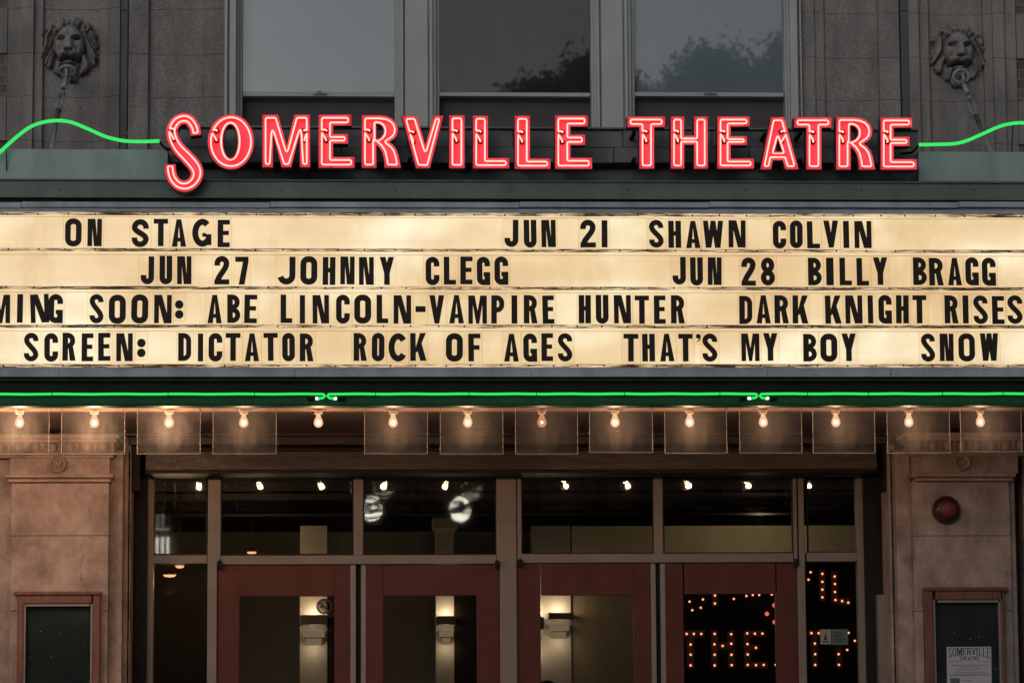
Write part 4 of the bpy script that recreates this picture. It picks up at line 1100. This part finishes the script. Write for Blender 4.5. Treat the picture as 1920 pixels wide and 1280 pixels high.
# ------------------------------------------------------------------ bulbs under the soffit
BX = [-243, -103, 37, 177, 317, 457, 597, 737, 877, 1016, 1153, 1293, 1431, 1567, 1704, 1838]
def make_bulb(x, dim=False):
    Yb = .22; z0 = zs + .004
    t = thing('soffit_bulb', (x, Yb, z0), 'x', 'light bulb', 'bare bulbs in a row under the soffit')
    m = MB(); m.lathe([(.034, 0), (.034, -.012), (.026, -.014), (.026, -.030), (.022, -.032)], (x, Yb, z0), 'z', 16); m.build('socket', 'socket', t)
    m = MB(); prof = [(.013, -.030), (.0135, -.040), (.017, -.052), (.024, -.066), (.0285, -.080), (.029, -.090), (.026, -.101), (.018, -.111), (.008, -.1155), (.001, -.1165)]
    m.lathe(prof, (x, Yb, z0), 'z', 16); g = m.build('bulb_glass', 'bulb_glass_dim' if dim else 'bulb_glass', t)
    m = MB(); m.ball((x, Yb, z0 - .085), 0.0075 if dim else .0135, 8, (1, 1, 1.15)); m.build('filament', 'filament', g)
    return t
def bulb_light(t, x, e):
    l = bpy.data.lights.new('bulb_light', 'POINT'); l.energy = e; l.color = (1, .56, .32); l.shadow_soft_size = .02
    o = bpy.data.objects.new('bulb_light', l); COL.objects.link(o); o.parent = t; o.location = (0, 0, -.135)
BULB_W = 6.5
names = [('glowing bare bulb over the left pilaster, behind the leftmost hanging pane'), ('glowing bare bulb over the right side of the left pilaster'), ('glowing bare bulb just right of the left pilaster'),
         ('glowing bare bulb over the left transom, last before the gap in the panes'), ('glowing bare bulb with no hanging pane in front of it'), ('glowing bare bulb over the second transom pane, first right of the unshielded bulb'),
         ('glowing bare bulb between the unshielded bulb\'s right neighbour and the dim orange bulb'), ('dim orange bare bulb, weakest of the row'), ('glowing bare bulb next right of the dim orange bulb'),
         ('glowing bare bulb second right of the dim orange bulb'), ('glowing bare bulb right under the right joint of the green tube'), ('glowing bare bulb over the right sidelight'),
         ('glowing bare bulb over the left half of the right pilaster'), ('glowing bare bulb at the right end of the row')]
proto = None
for k, px in enumerate(BX):
    x = P(px, 782, .22).x
    vis = 2 <= k <= 15
    if px == 1016: t = make_bulb(x, True)
    elif proto is None: t = proto = make_bulb(x)
    else: t = copy_tree(proto, (x, .22, zs + .004))
    t['label'] = names[k - 2] if vis else 'bare bulb under the soffit beyond the picture edge, ' + ['far left end', 'just left', '', ''][k] if k < 2 else ('bare bulb under the soffit just beyond the right edge' if k == 16 else 'bare bulb under the soffit far right end') if k > 15 else names[k - 2]
for t in [o for o in COL.objects if o.name.startswith('soffit_bulb')]:
    dim = any('dim' in m_.name for ch in t.children for m_ in ch.data.materials)
    bulb_light(t, 0, BULB_W * (.35 if dim else 3.6 if t.location.x < -3.3 else 2.0 if t.location.x < -2 else .62 if t.location.x > 1.2 else .85))

# ------------------------------------------------------------------ hanging acrylic panes
PN = [(-170, -49, 851, 0), (-28, 92.5, 851.5, 0), (115, 234.5, 851, 0), (257, 376, 851, 0), (399, 518.5, 851, 0), (683, 802, 851, 0), (825, 943.5, 851.5, 0), (966, 1083.5, 851.5, 0), (1105, 1224, 848.5, .004),
      (1246, 1363, 850, 0), (1386, 1503.5, 849.5, 0), (1524, 1641, 849.5, .006), (1663, 1781, 849.5, 0), (1800.5, 1915.5, 847, 0), (1938, 2056, 849, 0)]
pl = ['', 'clear hanging pane cut by the left edge of the picture', 'clear hanging pane in front of the right half of the left pilaster capital', 'clear hanging pane at the dark corner right of the left pilaster',
      'clear streaked hanging pane left of the bulb that has no pane', 'clear hanging pane right of the bulb that has no pane', 'clear hanging pane between the ones right of the gap and at the dim bulb',
      'clear hanging pane in front of the dim orange bulb', 'clear hanging pane next right of the dim orange bulb, slightly tilted', 'clear hanging pane with drip marks, second right of the dim orange bulb',
      'clear hanging pane below the right joint of the green tube', 'clear tilted hanging pane over the right sidelight', 'clear hanging pane at the inner edge of the right pilaster', 'clear bright edged hanging pane at the right end of the row', '']
for k, (a, b, yb, rot) in enumerate(PN):
    Yp = .07 + .006 * math.sin(k * 2.3)
    x0, x1 = P(a, 800, Yp).x, P(b, 800, Yp).x; z1 = zs + .012; z0 = P(960, yb + (a + b - 1920) * .0007, Yp).z
    root = thing('hanging_pane', ((x0 + x1) / 2, Yp, z1), pl[k] or ('clear hanging pane beyond the left edge of the picture' if k == 0 else 'clear hanging pane beyond the right edge of the picture'), 'hanging pane', 'clear acrylic panes hanging under the soffit')
    e = .0038
    m = MB(); m.box(x0 + e, x1 - e, Yp, Yp + .0002, z0 + e, z1); m.build('acrylic_sheet', 'acrylic', root)
    m = MB(); m.box(x0, x0 + e, Yp - .002, Yp + .003, z0, z1); m.box(x1 - e, x1, Yp - .002, Yp + .003, z0, z1); m.box(x0 + e, x1 - e, Yp - .002, Yp + .003, z0, z0 + e); m.build('pane_edge', 'acrylic_edge', root)
    root.rotation_euler = (math.radians(1.2 * math.sin(k * 3.1)), rot, 0)

# ------------------------------------------------------------------ tie rods from the lions' mouths
def rod(lion_px, pts, label):
    """pts: [(px, py, Y)] from the mouth to the marquee roof"""
    q = [P(*p) for p in pts]
    root = thing('tie_rod', q[0], label, 'tie rod', "tie rods from the lions' mouths to the marquee roof")
    m = MB(); c = q[0]; d = (q[1] - q[0]).normalized()
    m.tube([c + Vector((0, .10, .035)), c + Vector((0, .0, .045)), c + Vector((0, -.055, .02)), c + Vector((0, -.045, -.03)), c + Vector((0, .02, -.03))], .011, 8); m.build('mouth_hook', 'chain', root)
    return root, q, d
def rods(cx, cy, sx_, pts, label, flat):
    root, q, d = rod((cx, cy), pts, label)
    c = P(cx, cy, 1.62)
    m = MB()
    an = [2 * math.pi * k / 20 for k in range(20)]
    m.tube([c + Vector((.052 * math.cos(a), -.02 * math.cos(a) * 0 - .03 * math.sin(a) * flat, .052 * math.sin(a) * (1 - .45 * flat))) for a in an], .0125, 8, closed=True); m.build('ring', 'chain', root)
    parts = [(0, 1, .017, 'chain', 'rod'), (1, 2, .011, 'rust', 'turnbuckle_screw'), (2, 3, .022, 'chain', 'turnbuckle'), (3, 4, .017, 'rust', 'coupling'), (4, 5, .0145, 'chain', 'rod')]
    for a, b, r, mt, nm in parts:
        m = MB()
        if nm == 'turnbuckle':
            ax = (q[b] - q[a]); s_ = Vector((1, 0, .2)).normalized() * .017
            m.tube([q[a] + s_, q[b] + s_], .0085, 7); m.tube([q[a] - s_, q[b] - s_], .0085, 7)
            for e in (q[a], q[b]): m.tube([e - ax.normalized() * .012, e + ax.normalized() * .02], .026, 8)
        else: m.tube([q[a], q[b]], r, 10)
        m.build(nm, mt, root)
rods(126, 133, -1, [(126, 141, 1.62), (118.5, 166, 1.5), (115.5, 176, 1.45), (110, 204, 1.3), (107, 222, 1.2), (96, 284, .35)],
     "pale tie rod with a flat ring and rusty turnbuckle from the left lion's mouth", 1.0)
rods(1802, 143, 1, [(1804, 152, 1.62), (1815, 176, 1.5), (1818, 185, 1.45), (1828, 215, 1.3), (1836, 232, 1.2), (1861, 292, .35)],
     "pale tie rod with an open ring from the right lion's mouth", .3)

# ------------------------------------------------------------------ bell, poster cases, poster
q = P(1773.5, 956, 1.765); R = 27 / F_PX * 21.77
t = thing('alarm_bell', q, 'round dark red alarm bell on the right pilaster', 'alarm bell')
m = MB(); m.lathe([(R, 0), (R * 1.0, -.022), (R * .93, -.05), (R * .74, -.075), (R * .62, -.083)], q, 'y', 32); m.build('gong', 'bell_dark', t)
m = MB(); m.lathe([(R * .62, -.082), (R * .6, -.09), (R * .40, -.096), (R * .16, -.097), (.002, -.099)], q + Vector((.006, 0, 0)), 'y', 28); m.build('gong_cap', 'bell', t)
m = MB()
for dx, dz in ((0, 0), (.030, .036), (-.055, -.004), (.02, -.045)): m.ball((q.x + dx, q.y - .098 + .25 * (dx * dx + dz * dz) ** .5 * (1 if dx or dz else 0), q.z + dz), .0045, 8)
m.build('bell_screw', 'strip', t)
def case(o, i, label, lock):
    q = P((o[0] + o[2]) / 2, 1270, 1.72)
    t = thing('poster_case', q, label, 'poster case', 'poster cases on the pilasters')
    m = MB(); b = 1560
    m.px(o[0], o[1], i[0], b, 1.70, 1.77); m.px(i[2], o[1], o[2], b, 1.70, 1.77); m.px(i[0], o[1], i[2], i[1], 1.70, 1.77); m.px(i[0], b - 20, i[2], b, 1.70, 1.77)
    m.px(o[0] - 4, o[1] - 4, o[2] + 3, o[1] + 3, 1.685, 1.77)
    f = m.build('case_frame', 'case_wood', t, bevel=.006)
    m = MB(); m.px(i[0], i[1], i[0] + 4, b - 20, 1.712, 1.76); m.px(i[2] - 4, i[1], i[2], b - 20, 1.712, 1.76); m.px(i[0] + 4, i[1], i[2] - 4, i[1] + 5, 1.712, 1.76); m.build('glass_bead', 'strip', t, bevel=.002)
    m = MB(); m.px(i[0], i[1], i[2], b - 20, 1.758, 1.764); m.build('case_back', 'case_back', t)
    m = MB(); m.px(i[0] + 4, i[1] + 5, i[2] - 4, b - 20, 1.725, 1.727); m.build('glass_door', 'case_glass', t)
    m = MB(); l = P(*lock, 1.70); m.lathe([(.008, 0), (.008, -.006), (.004, -.008)], l, 'y', 10); m.build('lock', 'strip', t)
    m = MB(); r3 = random.Random(int(o[0]))
    for _ in range(5): l = P(r3.uniform(i[0] + 12, i[2] - 12), r3.uniform(i[1] + 20, 1275), 1.757); m.ball(l, .003, 6)
    m.build('pushpin', 'paper', t)
case((30, 1112, 186, 0), (42, 1131, 172, 0), 'wooden poster case with empty dark board on the left pilaster', (161, 1124))
case((1738, 1104, 1888, 0), (1754, 1124, 1881, 0), 'wooden poster case holding a white notice on the right pilaster', (1866, 1115))
YP = 1.750
m = MB(); a_, b_, c_, d_ = P(1775, 1212, YP), P(1858.5, 1211.5, YP), P(1862.5, 1500, YP), P(1778, 1500, YP)
m.add([a_, b_, c_, d_, *(v + Vector((0, .001, 0)) for v in (a_, b_, c_, d_))], [(0, 1, 2, 3), (4, 5, 6, 7), (0, 1, 5, 4), (1, 2, 6, 5), (2, 3, 7, 6), (3, 0, 4, 7)])
po = m.build('theatre_notice', 'paper', None, origin=c_); tag(po, 'white paper notice with arched black heading pinned in the right poster case', 'notice')
def small_text(mb, txt, x0, x1, fn, Y, serif=True, s=None):
    """lettering with slab serifs between px x0 and x1; fn(x) gives (top, bottom) px"""
    wid = {'I': .42, 'M': 1.3, 'W': 1.35, ' ': .5, 'L': .85, 'E': .85, 'T': .95, 'S': .9}
    tot = sum(wid.get(c, 1) for c in txt) + .22 * (len(txt) - 1); x = x0; u = (x1 - x0) / tot
    for k, c in enumerate(txt):
        w_ = wid.get(c, 1) * u; top, bot = fn(x + w_ / 2); hh = bot - top
        if c != ' ':
            st = s or w_ * .24
            if c == 'I': w_, st = w_ * .6, w_ * .6
            f = lambda p, x=x, bot=bot: to_xz((x + p[0], bot - p[1]), Y)
            g_ = glyph(c, w_, hh, st)
            if serif and c in 'MERVILTHA':
                for cx2 in ((st / 2,) if c in 'EIL' else (st / 2, w_ - st / 2) if c in 'MHR' else (w_ / 2,) if c == 'T' else (st * .3, w_ - st * .3)):
                    if c != 'V': g_ = g_ + [('p', [(cx2 - st * .95, 0), (cx2 + st * .95, 0), (cx2 + st * .95, hh * .07), (cx2 - st * .95, hh * .07)])]
                    if c not in 'TA': g_ = g_ + [('p', [(cx2 - st * .95, hh * .93), (cx2 + st * .95, hh * .93), (cx2 + st * .95, hh), (cx2 - st * .95, hh)])]
            mesh_glyph(mb, g_, f, Y - .0006, Y - .0002)
        x += w_ + .22 * u if c != 'I' else (.42 + .22) * u
m = MB()
mid = 1817
small_text(m, 'SOMERVILLE', 1778, 1857, lambda x: (1214 + 3 * 0, 1226.5 + 7.5 * ((x - mid) / 40) ** 2), YP - .0006)
small_text(m, 'THEATRE', 1799, 1836, lambda x: (1229.5, 1236.5), YP - .0006)
m.build('heading', 'ink', po)
m = MB(); r3 = random.Random(4)
for y, a, b in ((1239.5, 1780, 1806), (1239.5, 1833, 1856), (1246, 1784, 1852), (1249.5, 1798, 1838), (1254, 1794, 1842), (1259, 1792, 1846), (1262.5, 1786, 1856), (1265.5, 1781, 1858), (1275, 1804, 1822), (1281, 1804, 1850)):
    x = a
    while x < b:
        l = r3.uniform(1.5, 5); m.px(x, y - .7, min(b, x + l), y + .7, YP - .0012, YP - .0008); x += l + 1
m.px(1782, 1270.5, 1800, 1296, YP - .0012, YP - .0008); m.build('small_print', surface('grey_print', (.2, .18, .18), .8), po)

# no smoking mark on the first door, small notices on the right sidelight
q = P(607.5, 1136, 2.40); r = 13 / F_PX * 22.4
t = thing('no_smoking_sticker', q, 'round no smoking sticker on the glass of the leftmost door', 'sticker')
m = MB(); m.prism([arc(q.x, q.z, r * .9, r * .9, 0, 350, 35)], 2.4022, 2.4034); m.build('sticker_film', bulb_glass('pale_sticker_film', (0, 0, 0), 0, .55), t)
m = MB(); m.ribbon(arc(q.x, q.z, r, r, 0, 350, 35), r * .22, 2.4, 2.402, True)
m.ribbon([(q.x - r * .68, q.z + r * .68), (q.x + r * .68, q.z - r * .68)], r * .2, 2.3995, 2.4015)
m.box(q.x - r * .6, q.x + r * .3, 2.3985, 2.4005, q.z - r * .12, q.z + r * .1); m.box(q.x + r * .38, q.x + r * .6, 2.3985, 2.4005, q.z - r * .12, q.z + r * .1)
m.ribbon([(q.x + r * .3, q.z + r * .2), (q.x + r * .5, q.z + r * .45), (q.x + r * .3, q.z + r * .65)], r * .14, 2.398, 2.3995); m.build('sticker_mark', 'ink', t)
for a, b, t0, b0, mt, lb in ((1538, 1558, 1179, 1207, 'paper', 'small white notice with a black pointed mark on the right sidelight'), (1559, 1590, 1179, 1208, None, 'small grey green notice on the right sidelight beside the white one')):
    m = MB(); m.px(a, t0, b, b0, 2.412, 2.414)
    o = m.build('window_notice', surface('pale_card', (.24, .235, .22), .7, .05) if mt else surface('grey_green_card', (.07, .11, .095), .6, .1), None, origin=P(a, b0, 2.412)); tag(o, lb, 'notice', 'small notices on the right sidelight')
    m = MB()
    if mt:
        q = [to_xz(p, 2.41) for p in ((1548, 1184), (1551.5, 1199), (1544.5, 1199))]; m.prism([q], 2.4105, 2.4115); m.px(1543, 1201, 1554, 1203.5, 2.4105, 2.4115)
    else:
        for y in (1184, 1189, 1193, 1197, 1201): m.px(1563, y, 1584 - (y % 3) * 3, y + 1.2, 2.4105, 2.4115)
    m.build('notice_print', 'ink', o)

# ------------------------------------------------------------------ lobby: sconces, bulb sign, lamps, person
def plight(parent, loc, e, col, r=.03):
    l = bpy.data.lights.new('lamp_light', 'POINT'); l.energy = e; l.color = col; l.shadow_soft_size = r
    o = bpy.data.objects.new('lamp_light', l); COL.objects.link(o); o.parent = parent; o.location = Vector(loc) - Vector(parent.location)
WARM = (1, .73, .47)
for a, b, yt, yb, lb in ((563, 613, 1152, 1170, 'glowing wall sconce seen through the leftmost door'), (820, 855, 1154, 1170, 'glowing wall sconce seen through the second door from the left'),
                         (1028, 1072, 1148, 1160, 'wide glowing wall sconce seen through the third door'), (996, 1020, 1156, 1178, 'sconce cut by the frame at the left of the third door')):
    p0 = P((a + b) / 2, (yt + yb) / 2, 6.4); t = thing('wall_sconce', p0, lb, 'wall sconce', 'wall sconces on the lobby piers')
    m = MB(); m.px(a, yt, b, yb, 6.28, 6.29); x0, x1 = P(a, yt, 6.28).x, P(b, yt, 6.28).x; zt_, zb_ = P(960, yt, 6.28).z, P(960, yb, 6.28).z
    m.box(x0, x0 + .01, 6.29, 6.5, zb_, zt_); m.box(x1 - .01, x1, 6.29, 6.5, zb_, zt_); m.box(x0, x1, 6.29, 6.5, (zb_ + zt_) / 2 - .005, (zb_ + zt_) / 2 + .005); m.build('shade', 'bronze', t)
    zz = zb_ - .03
    for s_ in range(2):
        m = MB(); m.box(x0 + .02 + .025 * s_, x1 - .02 - .025 * s_, 6.34, 6.5, zz - .06, zz - .01); m.build('glass_tier', 'tier_glow', t); zz -= .065
    xc = (x0 + x1) / 2
    plight(t, (xc, 6.42, zt_ + .02), 2.0, WARM); plight(t, (xc, 6.36, zb_ - .012), .5, WARM); plight(t, (xc, 6.40, zz - .02), .7, WARM)
# sign with rows of small bulbs
Ys = 5.0
sg = thing('bulb_sign', P(1440, 1250, Ys), 'dark lobby sign with letters outlined in small orange bulbs, seen through the rightmost door', 'lit sign')
m = MB(); m.px(1262, 1060, 1640, 1275, Ys + .03, Ys + .06); m.build('sign_board', 'lobby_dark', sg)
TB = [(1293, 1127), (1298, 1143), (1314, 1138.5), (1318, 1123), (1340.5, 1115.5), (1340.5, 1130.5), (1376, 1122), (1399.5, 1116.5), (1411.5, 1114.5), (1423.5, 1114.5), (1447, 1113.8),
      (1287.5, 1187.5), (1301, 1187.5), (1315, 1187.5), (1295, 1207.5), (1295, 1226.5), (1295, 1246.5), (1340, 1187.5), (1339.5, 1207), (1340, 1226.5), (1340, 1246.5), (1355, 1210), (1371, 1188), (1371, 1206), (1371.5, 1226.5), (1372, 1246),
      (1401, 1186.5), (1415.5, 1187), (1429.5, 1186.8), (1401.5, 1206.5), (1417.5, 1213.5), (1402, 1226), (1402, 1245.5), (1417.5, 1246), (1432, 1245.5), (1454.5, 1245.5),
      (1520, 1072), (1516, 1086), (1542, 1075), (1542, 1090), (1542, 1104.5), (1542, 1119), (1565, 1080), (1565.5, 1094), (1565.5, 1109), (1566.5, 1124), (1579, 1126), (1590.5, 1129),
      (1521.5, 1186), (1535, 1186), (1528, 1205.5), (1528.5, 1225.5), (1528.5, 1245.5), (1591, 1185.5), (1603, 1200.5), (1588.5, 1217.5), (1572.5, 1225.5), (1573, 1245.5)]
bp = None
for x, y in TB:
    q = P(x, y, Ys)
    if bp is None:
        m = MB(); m.ball(q, .0088, 8); bp = m.build('sign_bulb', 'tiny_bulb', sg); p0 = q
    else:
        c = bp.copy(); COL.objects.link(c); c.parent = sg; c.location = q - p0
bp = None
for x, y in ((1452, 1134), (1438, 1150), (1452.5, 1165.5)):
    q = P(x, y, Ys)
    m = MB(); m.ball(q, .017, 10); m.build('red_bulb', 'red_bulb', sg)
m = MB()
for a, b, t0, b0 in ((1283, 1322, 1181, 1194), (1288, 1302, 1194, 1252), (1334, 1346, 1181, 1252), (1365, 1378, 1181, 1252), (1346, 1365, 1204, 1216), (1395, 1437, 1181, 1193), (1395, 1408, 1193, 1252), (1408, 1424, 1207, 1219), (1408, 1440, 1240, 1252),
                     (1335, 1346, 1060, 1136), (1536, 1548, 1066, 1126), (1559, 1571, 1070, 1130), (1571, 1596, 1120, 1134), (1516, 1541, 1180, 1192), (1522, 1534, 1192, 1252), (1567, 1579, 1180, 1252)):
    m.px(a, t0, b, b0, Ys + .012, Ys + .03)
m.build('sign_letter', 'rust', sg)
# ceiling lamps
for px_, py_, Y, lb, r, e in ((337, 1062, 4.4, 'small bright orange ceiling lamp seen at the top of the left sidelight', .034, 7), (318, 1079, 5.6, 'flat orange ceiling lamp seen in the left sidelight, lower one', .052, 7),
                              (472, 1036, 6.0, 'small orange lamp low in the left transom pane', .038, 8)):
    q = P(px_, py_, Y); t = thing('ceiling_lamp', q, lb, 'ceiling lamp', 'orange lamps on the lobby ceiling')
    m = MB(); m.lathe([(r * .4, .04), (r, .02), (r * 1.05, .008)], q, 'z', 14); m.build('lamp_shade', 'bronze', t)
    m = MB(); m.lathe([(r, .008), (r * .8, -.006), (.002, -.012)], q, 'z', 14); m.build('diffuser', 'warm_lamp', t)
    m = MB(); m.tube([q + Vector((0, 0, .04)), Vector((q.x, q.y, zc))], .005, 6); m.build('stem', 'bronze', t)
    plight(t, q + Vector((0, -.02, -.12)), e, (1, .66, .36))
q = P(1588, 1092, 6.0); t = thing('reflection_glow', q, 'added white two lobed glow for a reflection high in the right sidelight', 'reflection')  # glowing lobes stand in for a white reflection in the glass
for dz in (.03, -.028): MB().ball((q.x, q.y, q.z + dz), .03, 12, (1, 1, .8)).build('glow_lobe', 'white_glow', t)
MB().px(1578, 1075, 1600, 1120, 6.08, 6.1).build('glow_backing', 'lobby_wall', t)
# unseen lamp added over the lobby's right side to brighten the tan bulkhead
q = P(1450, 1012, 5.0); t = thing('ceiling_lamp', Vector((q.x, 5.72, zc - .02)), 'added unseen lamp above the bulb sign that brightens the tan bulkhead', 'ceiling lamp', 'added unseen lamps over the lobby')
m = MB(); m.lathe([(.08, 0), (.08, -.015), (.06, -.02)], t.location, 'z', 16); m.build('diffuser', 'warm_lamp', t); plight(t, Vector((q.x, 5.72, zc - .12)), 6.0, (1, .80, .48), .08)

# person in the lobby, only the crown of the head shows above the picture edge
q = P(1026, 1274, 3.6); zt_ = q.z
pr = thing('person', (q.x, 3.6, 0), 'person with dark hair standing in the lobby behind the third door, crown just visible', 'person')
H_ = zt_ / 1.75
V = [(0, 0, .95), (0, 0, 1.12), (0, 0, 1.3), (0, .01, 1.45), (0, 0, 1.53), (0, -.01, 1.62), (0, -.01, 1.70),
     (.17, .01, 1.42), (.21, .02, 1.16), (.22, -.04, .93), (.22, -.07, .85), (-.17, .01, 1.42), (-.21, .02, 1.16), (-.22, -.04, .93), (-.22, -.07, .85),
     (.09, 0, .88), (.10, -.01, .50), (.11, .03, .08), (.11, -.12, .04), (-.09, 0, .88), (-.10, -.01, .50), (-.11, .03, .08), (-.11, -.12, .04)]
Ed = [(0, 1), (1, 2), (2, 3), (3, 4), (4, 5), (5, 6), (3, 7), (7, 8), (8, 9), (9, 10), (3, 11), (11, 12), (12, 13), (13, 14), (0, 15), (15, 16), (16, 17), (17, 18), (0, 19), (19, 20), (20, 21), (21, 22)]
rad = [.15, .13, .15, .11, .055, .085, .075, .06, .045, .035, .04, .06, .045, .035, .04, .085, .06, .045, .04, .085, .06, .045, .04]
me = bpy.data.meshes.new('body'); me.from_pydata([(x * H_, y * H_, z * H_) for x, y, z in V], Ed, [])
bo = bpy.data.objects.new('body', me); COL.objects.link(bo); bo.parent = pr
sk = bo.modifiers.new('skin', 'SKIN'); bo.modifiers.new('sub', 'SUBSURF').render_levels = 2
if not me.skin_vertices: me.attributes
for k, sv in enumerate(me.skin_vertices[0].data): sv.radius = (rad[k] * H_, rad[k] * H_); sv.use_root = (k == 0)
me.materials.append(M['shirt'])
m = MB(); m.ball((q.x, 3.59, zt_ - .115), .115, 16, (.86, .95, 1.0)); m.build('hair', 'hair', pr)
m = MB(); m.ball((q.x, 3.545, zt_ - .14), .09, 14, (.85, .9, 1.15)); m.build('face', 'skin', pr)

# ------------------------------------------------------------------ across the street: what the glass reflects
def tree(x, y, h, rad_, n, label, seed):
    r3 = random.Random(seed); t = thing('street_tree', (x, y, 0), label, 'tree', 'trees across the street')
    m = MB(); m.tube([(x, y, 0), (x + .1, y, h * .25), (x - .1, y + .1, h * .5), (x, y, h * .8)], [.32, .24, .16, .05], 8)
    cl_ = []
    for k in range(60):
        while True:
            a, b, c = r3.uniform(-1, 1), r3.uniform(-1, 1), r3.uniform(-1, 1)
            if a * a + b * b + c * c < 1 and (k > 12 or c > .1): break
        p = Vector((x + a * rad_, y + b * rad_ * .8, h - .55 - rad_ * 1.25 + c * rad_ * 1.25)); cl_.append((p, r3.uniform(.5, .85)))
        m.tube([(x, y, h * .4), ((x + p.x) / 2, (y + p.y) / 2, p.z - .8), p], [.1, .06, .02], 5)
    m.build('trunk', 'bark', t)
    m = MB()
    for k in range(n * 9):
        p, s = cl_[k % len(cl_)]; v = Vector((r3.gauss(0, .46), r3.gauss(0, .46), r3.gauss(0, .36))) * s; c = p + v
        a = Vector((r3.uniform(-1, 1), r3.uniform(-1, 1), r3.uniform(-1, 1))).normalized(); b = a.orthogonal().normalized(); L_ = r3.uniform(.05, .10)
        m.add([c - a * L_, c + b * L_ * .5, c + a * L_, c - b * L_ * .5], [(0, 1, 2, 3)])
    m.build('crown', 'leaf', t)
tree(7.5, -40, 15.8, 2.3, 8000, 'broad leafy tree across the street, mirrored in the upper right window', 1)
tree(11.0, -42, 15.6, 2.6, 6000, 'taller leafy tree farther right across the street', 2)
tree(3.9, -41, 15.5, 1.5, 6000, 'leafy tree across the street, mirrored in the middle window', 3)
tree(5.6, -43.5, 15.4, 2.0, 6500, 'rounded leafy tree across the street, mirrored low in the upper right window', 4)
tree(2.4, -42.5, 14.6, 1.3, 4500, 'smallest leafy tree across the street, mirrored low in the middle window', 5)
lpx = thing('street_lamp', (0, -30, 0), 'twin globe street lamp across the street, mirrored in the transom glass', 'street lamp')
def mirror(px_, py_, Yg_, Ysrc):
    q = P(px_, py_, 2 * Yg_ - Ysrc); return Vector((q.x, Ysrc, q.z))
g1, g2 = mirror(697, 953, 2.42, -30), mirror(863, 954, 2.42, -30)
xm = (g1.x + g2.x) / 2
m = MB(); m.tube([(xm, -30, 0), (xm, -30, .5), (xm, -30, g1.z + .1)], [.11, .07, .05], 10); m.build('post', 'black_metal', lpx)
m = MB(); m.tube([(g1.x, -30, g1.z - .28), (g1.x, -30, g1.z - .36), (xm, -30, g1.z - .5), (g2.x, -30, g2.z - .36), (g2.x, -30, g2.z - .28)], .03, 8); m.build('arm', 'black_metal', lpx)
for g in (g1, g2):
    m = MB(); m.ball(g, .19, 16, (1, 1, 1.15)); o = m.build('globe', 'globe_lamp', lpx)
    m = MB(); r3 = random.Random(int(g.x * 100))
    for k in range(9):
        a = r3.uniform(-1, 1); m.tube([g + Vector((-.24, .23, .16 * a)), g + Vector((0, .26, .12 * a + r3.uniform(-.08, .08))), g + Vector((.24, .23, r3.uniform(-.2, .2)))], [.012, .02, .009], 5)
    m.build('globe_tracery', 'black_metal', o)
# lit shop window across the street, mirrored in the left transom pane
a_, b_ = mirror(288, 988, 2.42, -33.8), mirror(318, 1038, 2.42, -33.8)
sh = thing('shop_front', ((a_.x + b_.x) / 2, -34, 0), 'low dark shop front across the street with a lit window', 'shop')
x0, x1 = min(a_.x, b_.x), max(a_.x, b_.x)
m = MB(); m.box(x0 - 4, x1 + 3, -38, -34, 0, b_.z - .15); m.build('wall', 'brick', sh); m = MB(); m.box(x0 - 4.2, x1 + 3.2, -38.2, -33.7, b_.z - .15, b_.z - .05)
m.build('roof', 'dark_metal', sh)
zt2 = a_.z
m = MB(); m.box(x0 - .2, x1 + .2, -36, -34.2, b_.z - .05, zt2 + .25); m.build('upper_storey', 'brick', sh)
for z0, z1 in ((b_.z + .03, b_.z + .33), (b_.z + .48, zt2)):
    m = MB(); m.box(x0, x1, -34.18, -34.14, z0, z1); wn_ = m.build('window', 'shop_glow', sh)
    m = MB()
    for k in range(4): m.box(x0 + (x1 - x0) * k / 3 - .02, x0 + (x1 - x0) * k / 3 + .02, -34.13, -34.09, z0, z1)
    m.build('window_bar', 'black_metal', wn_)

# dark brick row across the street
for k, (x0, x1, h, lb) in enumerate(((-30, -12.01, 9.2, 'dark brick block across the street, far left'), (-12, -1.01, 8.6, 'low dark brick block across the street opposite the entrance'), (-1, 11.99, 9.6, 'dark brick block across the street behind the trees'), (12, 30, 9.0, 'dark brick block across the street, far right'))):
    b = thing('brick_block', ((x0 + x1) / 2, -50, 0), lb, 'building', 'brick blocks across the street')
    MB().box(x0, x1, -58, -50, 0, h).build('wall', 'brick', b)
    MB().box(x0 - .05, x1 + .05, -58.1, -49.8, h, h + .3).build('cornice', 'dark_metal', b)
    x = x0 + 1
    while x < x1 - 2:
        for z in (4.2,):
            f = MB().box(x, x + 1.1, -50.0, -49.93, z, z + 1.9).build('window', 'void', b)
            MB().box(x - .1, x + 1.2, -49.95, -49.85, z - .15, z - .01).build('window_sill', 'mortar', f)
        x += 2.4
